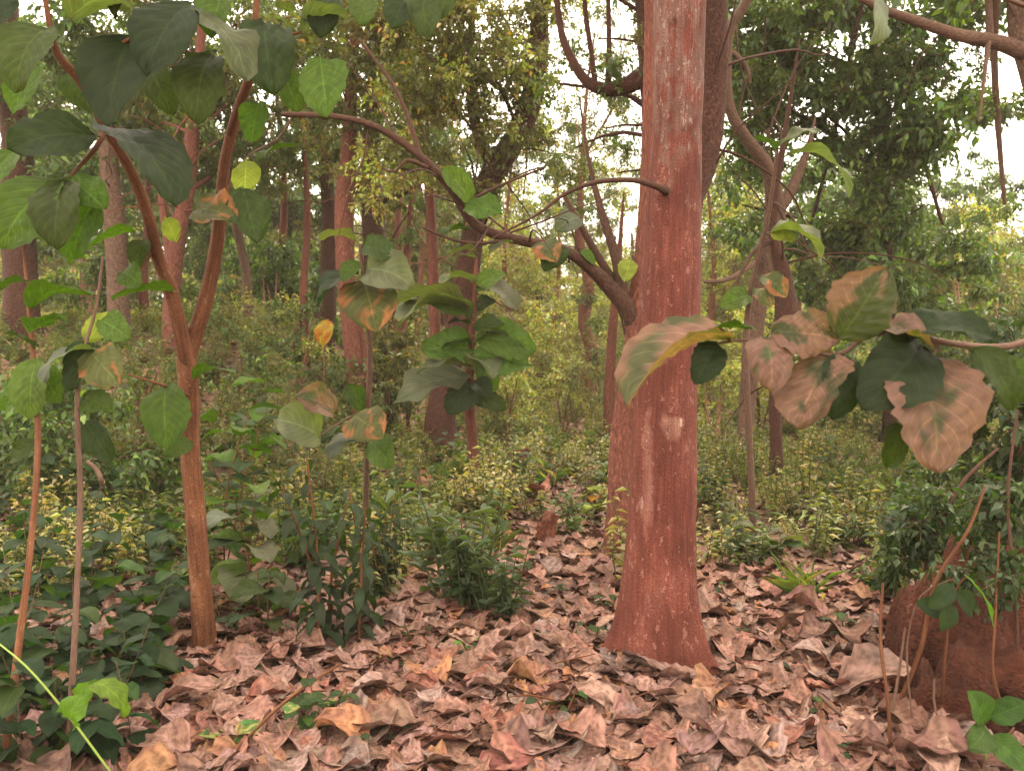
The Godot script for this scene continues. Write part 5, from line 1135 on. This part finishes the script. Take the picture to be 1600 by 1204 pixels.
	bush("leafy_bush", "fine green bush behind the forked sapling", Vector3(-2.384, 0.032, -7.300), [[Vector3(-2.469, 0.604, -7.400), Vector3(0.7, 0.5, 0.5), 20, 0.28]], ["fine", "green"])
	bush("leafy_shrub", "soft shrub on the slope just right of the forked sapling", Vector3(Vector3(-3.662, 1.105, -10.500).x, ground_y(Vector3(-3.662, 1.105, -10.500).x, -10.5), -10.5), [[Vector3(-3.659, 1.438, -10.500), Vector3(0.8, 0.7, 0.64), 32, 0.34]], ["green", "fine"])
	bush("leafy_shrub", "shrub at the foot of the leaning dark trunk", Vector3(Vector3(-0.912, 1.077, -11.500).x, ground_y(Vector3(-0.912, 1.077, -11.500).x, -11.5), -11.5), [[Vector3(-0.912, 1.077, -11.500), Vector3(0.5, 0.6, 0.4), 19, 0.34]], ["fine", "olive"])
	bush("leafy_shrub", "pale shrub right of the young teak with layered leaves", Vector3(Vector3(-0.095, 1.063, -12.000).x, ground_y(Vector3(-0.095, 1.063, -12.000).x, -12), -12), [[Vector3(-0.095, 1.063, -12.000), Vector3(0.55, 0.7, 0.44), 23, 0.34]], ["fine", "sunlight_tint"])
	bush("leafy_shrub", "yellowish shrub in front of the far knotty trunk", Vector3(Vector3(0.824, 1.035, -13.000).x, ground_y(Vector3(0.824, 1.035, -13.000).x, -13), -13), [[Vector3(0.825, 0.932, -13.000), Vector3(0.6, 0.7, 0.48), 25, 0.34]], ["sunlight_tint", "fine"])
	bush("leafy_shrub", "green shrub between the reddish trunk and the thin stems", Vector3(Vector3(-1.902, 1.063, -12.000).x, ground_y(Vector3(-1.902, 1.063, -12.000).x, -12), -12), [[Vector3(-1.902, 1.158, -12.000), Vector3(0.6, 0.7, 0.48), 25, 0.34]], ["green", "olive"])
	bush("leafy_shrub", "green shrub at the foot of the bright reddish trunk", Vector3(Vector3(-2.441, 1.091, -11.000).x, ground_y(Vector3(-2.441, 1.091, -11.000).x, -11), -11), [[Vector3(-2.442, 0.916, -11.000), Vector3(0.6, 0.55, 0.48), 21, 0.34]], ["green", "fine"])
	bush("leafy_shrub", "shrub seen close to the slim leaning trunk", Vector3(Vector3(2.219, 1.007, -14.000).x, ground_y(Vector3(2.219, 1.007, -14.000).x, -14), -14), [[Vector3(2.219, 1.007, -14.000), Vector3(0.5, 0.8, 0.4), 24, 0.34]], ["fine", "green"])
	bush("leafy_shrub", "tall pale shrub touching the right side of the big trunk", Vector3(Vector3(3.448, 0.979, -15.000).x, ground_y(Vector3(3.448, 0.979, -15.000).x, -15), -15), [[Vector3(3.443, 1.691, -15.000), Vector3(0.5, 1.1, 0.4), 31, 0.34]], ["fine", "sunlight_tint"])
	bush("leafy_shrub", "tall yellow-green shrub between the two right posts", Vector3(Vector3(4.328, 1.007, -14.000).x, ground_y(Vector3(4.328, 1.007, -14.000).x, -14), -14), [[Vector3(4.324, 1.450, -14.000), Vector3(0.7, 1, 0.56), 38, 0.34]], ["sunlight_tint", "fine"])
	bush("leafy_shrub", "light green shrub right of the thin swollen trunk", Vector3(Vector3(5.041, 1.063, -12.000).x, ground_y(Vector3(5.041, 1.063, -12.000).x, -12), -12), [[Vector3(5.041, 1.063, -12.000), Vector3(0.7, 0.8, 0.56), 32, 0.34]], ["green", "sunlight_tint"])
	bush("leafy_shrub", "green shrub above the termite mound", Vector3(Vector3(5.929, 1.091, -11.000).x, ground_y(Vector3(5.929, 1.091, -11.000).x, -11), -11), [[Vector3(5.927, 1.178, -11.000), Vector3(0.7, 0.8, 0.56), 32, 0.34]], ["green", "broad"])
	bush("leafy_shrub", "olive shrub on the bank behind the fork", Vector3(Vector3(-5.049, 1.035, -13.000).x, ground_y(Vector3(-5.049, 1.035, -13.000).x, -13), -13), [[Vector3(-5.040, 1.858, -13.000), Vector3(0.7, 0.7, 0.56), 28, 0.34]], ["green", "olive"])
	bush("leafy_shrub", "low shrub on the bank between the brown trunks", Vector3(Vector3(-5.925, 1.077, -11.500).x, ground_y(Vector3(-5.925, 1.077, -11.500).x, -11.5), -11.5), [[Vector3(-5.917, 1.623, -11.500), Vector3(0.7, 0.5, 0.56), 22, 0.34]], ["green", "fine"])
	bush("leafy_shrub", "tall orange-yellow shrub behind the straight thin trunk", Vector3(Vector3(1.997, 0.894, -18.000).x, ground_y(Vector3(1.997, 0.894, -18.000).x, -18), -18), [[Vector3(1.993, 2.318, -18.000), Vector3(0.7, 1.2, 0.56), 45, 0.34]], ["sunlight_tint", "dry"])

func floor_plants() -> void:
	leafy_plant("lance_leaved_shrub", "dark shrub with narrow drooping leaves in the litter, between sapling and path", Vector3(-0.864, -0.009, -4.000), 1.0, 5, 30, 0.15, ["lance"], {hang = 0.8, lean = 0.2, foot = 0.12, thick = 0.009, start = 0.06})
	leafy_plant("lance_leaved_shrub", "smaller narrow-leaved shrub behind the larger one", Vector3(-0.809, -0.007, -4.820), 0.7, 4, 22, 0.14, ["lance"], {hang = 0.7, lean = 0.15, foot = 0.06, start = 0.1})
	for s in [["fine_leaved_shrub", "feathery grey-green shrub in the middle of the litter", Vector3(-0.311, 0.010, -4.575), 0.75, "weed_blue"], ["fine_leaved_shrub", "smaller feathery shrub right of the grey-green one", Vector3(-0.088, -0.005, -4.390), 0.5, "weed_blue"], ["fine_leaved_shrub", "feathery shrub behind the grey-green one", Vector3(-0.595, 0.002, -5.740), 0.55, "weed_fine"]]:
		var t := thing(s[0], s[1], "plant", s[2])
		for i in 2:
			var o := part("foliage", clump_shapes[s[4]][(i + int(s[3] * 20.0)) % 5], M.foliage, t)
			o.transform = Transform3D(Basis.from_euler(Vector3(0, i * 2.0, 0)) * Basis.from_scale(Vector3.ONE * s[3] * (1.0 - 0.25 * i)), Vector3(i * 0.08, -0.02, i * 0.05))
	var seedling := leafy_plant("spotted_seedling", "low seedling with yellow-spotted green leaves in the near litter", Vector3(-0.717, -0.022, -3.080), 0.2, 3, 7, 0.11, ["spotted", "heart_mid", "heart_mid"], {hang = 0.0, lean = 0.6, foot = 0.05})
	put_leaf(seedling, seedling.position + Vector3(-0.24, 0.06, 0.06), seedling.position + Vector3(-0.3, 0.03, 0.17), Vector3(0, 1, 0.6), "spotted")
	leafy_plant("broad_seedling", "seedling with large oval leaves left of the narrow-leaved shrub", Vector3(-1.223, -0.019, -4.075), 0.45, 2, 6, 0.24, ["oval", "teak"], {hang = 0.2, lean = 0.25})
	leafy_plant("broad_seedling", "pale broad-leaved seedling right of the forked sapling", Vector3(-1.542, -0.013, -4.650), 0.72, 2, 9, 0.27, ["teak_light", "oval", "teak_grey"], {hang = 0.1, lean = 0.25})
	leafy_plant("broad_seedling", "light green seedling with a wide leaf beside the forked sapling", Vector3(-1.945, 0.012, -6.100), 1.3, 2, 12, 0.3, ["teak_light", "teak", "heart_mid"], {hang = 0.0, lean = 0.35})
	leafy_plant("broad_seedling", "green seedling close behind the foot of the forked sapling", Vector3(-1.885, 0.011, -5.190), 1.15, 2, 11, 0.25, ["heart_mid", "oval", "teak_light"], {hang = 0.1, lean = 0.25})
	leafy_plant("glossy_seedling", "dark glossy seedling at the foot of the forked sapling", Vector3(-1.512, -0.036, -4.220), 0.24, 4, 8, 0.08, ["oval"], {hang = 0.1, lean = 0.6})
	# taller loose weeds between the litter and the trees
	var tall := []
	for s in [[Vector3(-3.133, 0.068, -7.425), 0.8], [Vector3(-2.414, 0.125, -8.200), 0.75], [Vector3(-1.857, 0.035, -7.285), 0.7], [Vector3(-1.154, 0.042, -7.245), 0.55], [Vector3(-0.844, 0.041, -7.575), 0.6], [Vector3(0.000, 0.055, -7.495), 0.45], [Vector3(0.289, 0.080, -8.075), 0.5], [Vector3(0.532, -0.013, -6.680), 0.4], [Vector3(0.801, 0.072, -7.745), 0.55], [Vector3(1.842, 0.045, -7.230), 0.55], [Vector3(1.654, 0.005, -5.925), 0.4], [Vector3(2.292, 0.049, -6.390), 0.5], [Vector3(2.881, 0.044, -7.235), 0.6], [Vector3(2.521, 0.021, -5.855), 0.45], [Vector3(3.392, 0.059, -7.475), 0.7], [Vector3(3.607, 0.017, -7.075), 0.75], [Vector3(3.616, 0.106, -9.280), 0.7], [Vector3(2.480, 0.082, -9.450), 0.6], [Vector3(-0.748, 0.088, -9.405), 0.6], [Vector3(0.251, 0.101, -10.520), 0.7], [Vector3(0.514, 0.113, -9.225), 0.5], [Vector3(-3.077, 0.269, -8.600), 0.8], [Vector3(-3.733, 0.251, -8.235), 0.8], [Vector3(-4.450, 0.158, -7.990), 0.8], [Vector3(-4.354, 0.074, -7.390), 0.7], [Vector3(-1.767, 0.073, -8.540), 0.7], [Vector3(-2.444, 0.005, -6.130), 0.6], [Vector3(-1.474, 0.033, -5.435), 0.5], [Vector3(-0.709, 0.002, -5.555), 0.4]]:
		var kind: Array = [["oval", "heart_mid", "light green"], ["lance_light", "lance_light", "narrow-leaved"], ["weed_leaf", "weed_leaf", "pale olive"]][tall.size() % 3]
		tall.append([leafy_plant("tall_weed", "", s[0], s[1], 4, 11, [0.13, 0.13, 0.1][tall.size() % 3] * rand(0.9, 1.3), [kind[0], kind[1]], {hang = 0.15, lean = 0.35, foot = 0.14, thick = 0.004, start = 0.1, bark = "pale_bark", group = "tall loose weeds behind the litter"}), kind[2] + " weed standing"])
	label_all(tall)
	# the leafy tangle at the left edge
	var rows := []
	for s in [[Vector3(-1.754, -0.002, -2.835), 0.5], [Vector3(-1.561, -0.015, -2.815), 0.42], [Vector3(-1.410, -0.022, -2.925), 0.36], [Vector3(-1.953, -0.012, -3.290), 0.5], [Vector3(-1.677, -0.006, -3.215), 0.42], [Vector3(-1.549, -0.013, -3.420), 0.36], [Vector3(-2.302, -0.003, -3.685), 0.6], [Vector3(-2.130, -0.016, -3.800), 0.5], [Vector3(-1.927, -0.027, -3.915), 0.5], [Vector3(-1.807, -0.030, -4.105), 0.4], [Vector3(-2.644, 0.006, -4.410), 0.6], [Vector3(-2.420, 0.008, -4.520), 0.6], [Vector3(-2.204, 0.010, -4.635), 0.5], [Vector3(-3.272, -0.007, -5.255), 0.7], [Vector3(-3.052, -0.008, -5.425), 0.65], [Vector3(-2.812, -0.008, -5.595), 0.6], [Vector3(-2.433, -0.014, -5.445), 0.5], [Vector3(-3.927, 0.011, -6.570), 0.7], [Vector3(-3.568, 0.020, -6.785), 0.65], [Vector3(-3.069, -0.004, -6.640), 0.55], [Vector3(-2.000, -0.006, -3.155), 0.5]]:
		rows.append([leafy_plant("leafy_vine", "", s[0], s[1], 3, 8, rand(0.12, 0.19), ["heart", "heart", "heart_mid", "oval"], {hang = 0.5, lean = 0.45, foot = 0.12, thick = 0.003, bark = "pale_bark", group = "heart-leaved vines along the left edge"}), "dark heart-leaved vine"])
	var places := [[0, 0], [0, 1], [0, 2], [1, 1], [1, 2], [1, 3], [2, 0], [2, 1], [2, 2], [2, 3], [3, 0], [3, 1], [3, 2], [4, 0], [4, 1], [4, 2], [4, 3], [5, 0], [5, 1], [5, 2], [1, 0]]
	for i in rows.size():
		var row: String = ["at the bottom edge", "one row above the bottom edge", "level with the forked sapling's foot", "just behind the forked sapling's foot", "well behind the forked sapling's foot", "in the hindmost row"][places[i][0]]
		rows[i][0].set_meta("label", "heart-leaved vine %s, %s from the left edge" % [row, ["first", "second", "third", "fourth"][places[i][1]]])
	var vine := thing("curled_leaf_vine", "bright yellow-green vine stem with one torn curled leaf", "vine", Vector3(-1.404, -0.026, -2.780))
	part("stem", stem(shifted([Vector3(-1.363, 0.008, -2.700), Vector3(-1.440, 0.237, -2.600), Vector3(-1.522, 0.448, -2.500), Vector3(-1.627, 0.576, -2.450)], vine.position), [0.004, 0.0035, 0.003, 0.002], 6, 0.05, 0.03), M.green_stem, vine)
	leaves_on(vine, [[Vector3(-1.423, 0.225, -2.600), Vector3(-1.302, 0.404, -2.500), FACE, "curled"], [Vector3(-1.322, 0.388, -2.500), Vector3(-1.220, 0.286, -2.500), SIDE_R, "curled"]])
	# right side
	var corner := thing("bright_seedling", "seedling with bright green smooth leaves in the lower right corner", "plant", Vector3(1.674, -0.015, -2.815))
	part("stem", stem(shifted([Vector3(1.630, 0.019, -2.740), Vector3(1.612, 0.144, -2.720), Vector3(1.581, 0.208, -2.700)], corner.position), [0.005, 0.004, 0.003], 6, 0.04, 0.05), M.green_stem, corner)
	leaves_on(corner, [[Vector3(1.595, 0.175, -2.700), Vector3(1.530, 0.297, -2.680), FACE, "bright_oval"], [Vector3(1.604, 0.164, -2.700), Vector3(1.499, 0.122, -2.620), FACE, "bright_oval"], [Vector3(1.615, 0.131, -2.700), Vector3(1.689, 0.062, -2.600), FACE, "bright_oval"], [Vector3(1.626, 0.188, -2.720), Vector3(1.745, 0.245, -2.700), FACE, "bright_oval"]])
	var hook := thing("bright_shoot", "shoot with one long hooked bright leaf before the termite mound", "plant", Vector3(1.696, -0.006, -3.155))
	part("stem", stem(shifted([Vector3(1.667, 0.014, -3.100), Vector3(1.601, 0.325, -2.950), Vector3(1.571, 0.568, -2.850), Vector3(1.587, 0.646, -2.800)], hook.position), [0.005, 0.005, 0.004, 0.003], 6, 0.05, 0.05), M.young_bark, hook)
	leaves_on(hook, [[Vector3(1.591, 0.646, -2.800), Vector3(1.654, 0.491, -2.750), Vector3(0.8, 0.6, 0.3), "bright"], [Vector3(1.570, 0.610, -2.850), Vector3(1.481, 0.522, -2.850), FACE, "oval"], [Vector3(1.562, 0.545, -2.850), Vector3(1.527, 0.442, -2.850), FACE, "oval"], [Vector3(1.575, 0.580, -2.850), Vector3(1.669, 0.484, -2.900), FACE, "oval"], [Vector3(1.576, 0.484, -2.900), Vector3(1.460, 0.530, -2.900), FACE, "oval"]])
	leafy_plant("glossy_seedling", "dark leafy seedling on the termite mound's front", Vector3(2.484, -0.023, -4.085), 0.5, 3, 9, 0.13, ["oval", "heart"], {hang = 0.3, lean = 0.35})
	leafy_plant("glossy_seedling", "small dark seedling in the litter right of the big trunk", Vector3(1.674, -0.003, -4.875), 0.16, 4, 6, 0.09, ["oval"], {hang = 0.1, lean = 0.7})
	leafy_plant("broad_seedling", "grey-green broad-leaved seedling behind the big trunk's right side", Vector3(1.704, 0.023, -5.475), 0.3, 3, 6, 0.2, ["teak_grey", "heart_mid"], {hang = 0.1, lean = 0.5})
	leafy_plant("broad_seedling", "dark seedling with hanging leaves left of the termite mound", Vector3(2.305, -0.004, -4.810), 0.6, 3, 9, 0.13, ["oval", "heart"], {hang = 0.5, lean = 0.25})
	leafy_plant("tiny_seedling", "tiny green seedling in the near middle litter", Vector3(0.095, 0.011, -2.955), 0.08, 2, 4, 0.06, ["heart_mid"], {hang = 0.0, lean = 0.5})
	leafy_plant("tiny_seedling", "tiny green seedling at the bottom edge left of the trunk", Vector3(0.234, -0.003, -2.770), 0.07, 2, 4, 0.08, ["heart_mid", "spotted"], {hang = 0.0, lean = 0.6})
	leafy_plant("tiny_seedling", "tiny dark seedling below the big trunk on the right", Vector3(1.188, 0.021, -2.790), 0.12, 3, 5, 0.06, ["oval"], {hang = 0.0, lean = 0.5})
	leafy_plant("tiny_seedling", "tiny pale seedling left of the big trunk's roots", Vector3(-0.183, -0.002, -3.805), 0.14, 2, 5, 0.06, ["heart_mid", "bright"], {hang = 0.0, lean = 0.5})
	leafy_plant("tiny_seedling", "tiny green seedling at the bottom left corner of the litter", Vector3(-1.086, -0.037, -3.005), 0.1, 1, 2, 0.13, ["spotted"], {hang = 0.0, lean = 0.3})
	var tiny := []
	for at in [Vector3(-0.539, -0.024, -3.740), Vector3(-0.285, 0.011, -3.235), Vector3(-0.053, 0.027, -3.325), Vector3(0.174, 0.019, -3.100), Vector3(-0.452, 0.011, -2.810), Vector3(0.396, 0.042, -3.810), Vector3(0.310, -0.014, -4.845), Vector3(0.557, 0.024, -4.355), Vector3(1.123, 0.003, -4.010), Vector3(1.179, 0.004, -3.590), Vector3(1.252, 0.014, -4.750), Vector3(1.730, -0.015, -4.160), Vector3(1.145, 0.023, -3.035), Vector3(-0.454, -0.012, -4.055), Vector3(0.062, 0.017, -3.880), Vector3(-0.763, -0.020, -2.970), Vector3(-1.146, -0.019, -3.575)]:
		tiny.append([leafy_plant("tiny_seedling", "", at, rand(0.08, 0.16), 2, 4, rand(0.05, 0.09), ["heart_mid", "oval", "bright_oval"], {hang = 0.0, lean = 0.5, group = "tiny seedlings in the litter"}), "tiny green seedling in the litter"])
	label_all(tiny)
	leafy_plant("orange_leaf_plant", "yellowing seedling with an orange leaf left of the slim leaning trunk", Vector3(0.775, 0.020, -7.210), 0.3, 2, 5, 0.22, ["orange", "teak_yellow"], {hang = 0.2, lean = 0.4})
	var single := thing("hanging_leaf", "vivid orange leaf caught on a twig by the dark brown trunk", "leaf", Vector3(-2.078, 1.859, -9.000))
	leaves_on(single, [[Vector3(-2.050, 1.859, -9.000), Vector3(-2.097, 1.574, -8.950), FACE, "orange"]])
	part("twig", stem(shifted([Vector3(-2.050, 1.845, -9.000), Vector3(-2.095, 1.432, -9.000), Vector3(-2.109, 0.504, -9.000)], single.position), [0.006, 0.007, 0.01], 5, 0.1, 0.05), M.red_bark, single)

func sticks() -> void:
	for s in [
		["fallen_stick", "pale pink stick propped on the litter below the narrow-leaved shrub", [Vector3(-1.017, -0.011, -2.750), Vector3(-0.881, 0.091, -3.050), Vector3(-0.708, 0.155, -3.300)], 0.007, M.young_bark],
		["fallen_stick", "short bent twig lying at the bottom edge of the litter", [Vector3(-0.322, -0.009, -2.760), Vector3(-0.246, 0.008, -2.780), Vector3(-0.140, 0.007, -2.800)], 0.005, M.pale_bark],
		["fallen_stick", "thin green twig across the middle of the litter", [Vector3(-0.187, 0.001, -3.600), Vector3(-0.081, -0.011, -3.350), Vector3(0.000, -0.006, -3.100)], 0.004, M.pale_bark],
		["dry_stalk", "upright dry stalk at the left front of the termite mound", [Vector3(1.323, 0.003, -2.780), Vector3(1.321, 0.198, -2.800), Vector3(1.300, 0.418, -2.820), Vector3(1.320, 0.614, -2.850)], 0.008, M.young_bark],
		["dry_stalk", "long slanting dry stalk crossing the termite mound", [Vector3(1.480, 0.091, -3.050), Vector3(1.537, 0.331, -3.000), Vector3(1.559, 0.587, -2.950), Vector3(1.674, 0.776, -2.950), Vector3(1.766, 0.934, -3.000)], 0.01, M.young_bark],
		["dry_stalk", "thin dry stalk on the right of the termite mound", [Vector3(1.797, 0.108, -2.900), Vector3(1.747, 0.273, -2.900), Vector3(1.753, 0.484, -2.900), Vector3(1.791, 0.776, -2.950)], 0.006, M.young_bark],
		["dry_stalk", "low dry stalk lying from the mound towards the litter", [Vector3(1.212, 0.086, -3.150), Vector3(1.252, 0.063, -3.000), Vector3(1.351, 0.038, -2.850), Vector3(1.503, 0.007, -2.750)], 0.007, M.pale_bark],
		["dry_stalk", "thin curved stalk in front of the mound's entrance hole", [Vector3(1.587, 0.209, -3.000), Vector3(1.567, 0.110, -2.950), Vector3(1.580, 0.026, -2.850)], 0.005, M.pale_bark],
		["dry_stalk", "short slanting stalk at the left foot of the mound", [Vector3(1.432, 0.088, -3.000), Vector3(1.454, 0.234, -3.000), Vector3(1.485, 0.397, -3.020)], 0.006, M.pale_bark],
		["dry_stalk", "tall dry stalk rising at the right edge above the mound", [Vector3(1.897, 0.331, -3.000), Vector3(1.880, 0.597, -3.000), Vector3(1.882, 0.877, -3.050), Vector3(1.943, 1.214, -3.100)], 0.008, M.bough_bark],
		["dry_stalk", "dark leaning stalk behind the mound's left shoulder", [Vector3(1.994, 0.231, -3.900), Vector3(2.037, 0.481, -3.900), Vector3(2.172, 0.794, -3.900), Vector3(2.355, 0.980, -3.900)], 0.012, M.bough_bark],
		["dry_stalk", "thin stalk arching over the mound's entrance hole", [Vector3(1.480, 0.086, -2.950), Vector3(1.459, 0.349, -2.950), Vector3(1.508, 0.539, -2.950), Vector3(1.625, 0.599, -2.950)], 0.004, M.pale_bark],
		["dry_branch", "forked pale dead branch standing among the vines on the left", [Vector3(-3.687, 0.034, -7.290), Vector3(-3.157, 0.436, -6.200), Vector3(-3.195, 0.560, -6.200), Vector3(-3.277, 0.634, -6.200)], 0.022, M.pale_bark],
	]:
		var t := thing(s[0], s[1], "stick" if s[0] != "dry_stalk" else "stalk", s[2][0])
		part("stem", stem(shifted(s[2], s[2][0]), [s[3], s[3] * 0.9, s[3] * 0.8, s[3] * 0.6, s[3] * 0.5].slice(0, s[2].size()), 6, 0.05, 0.12), s[4], t)
	# short twigs shed into the litter
	var rows := []
	for i in 26:
		var d := rand(2.75, 4.6)
		var x := rand(-0.3, 0.5) * d
		if Vector2(x - 0.71, -d + 3.69).length() < 0.3 or (x > 1.25 and d > 2.7): continue
		var at := on_ground(x, -d, 0.05)
		var t := thing("fallen_twig", "", "twig", at, "short twigs lying in the litter")
		var way := Vector3(rand(-1, 1), rand(-0.05, 0.12), rand(-1, 1)).normalized() * rand(0.1, 0.28)
		part("stem", stem([-way * 0.5, Vector3(rand(-0.02, 0.02), 0.01, rand(-0.02, 0.02)), way * 0.5], [0.004, 0.0035, 0.002], 5, 0.04, 0.1), [M.pale_bark, M.bough_bark, M.young_bark][i % 3], t)
		rows.append([t, ["pale bare twig", "dark bare twig", "orange-brown bare twig"][i % 3]])
	label_all(rows)
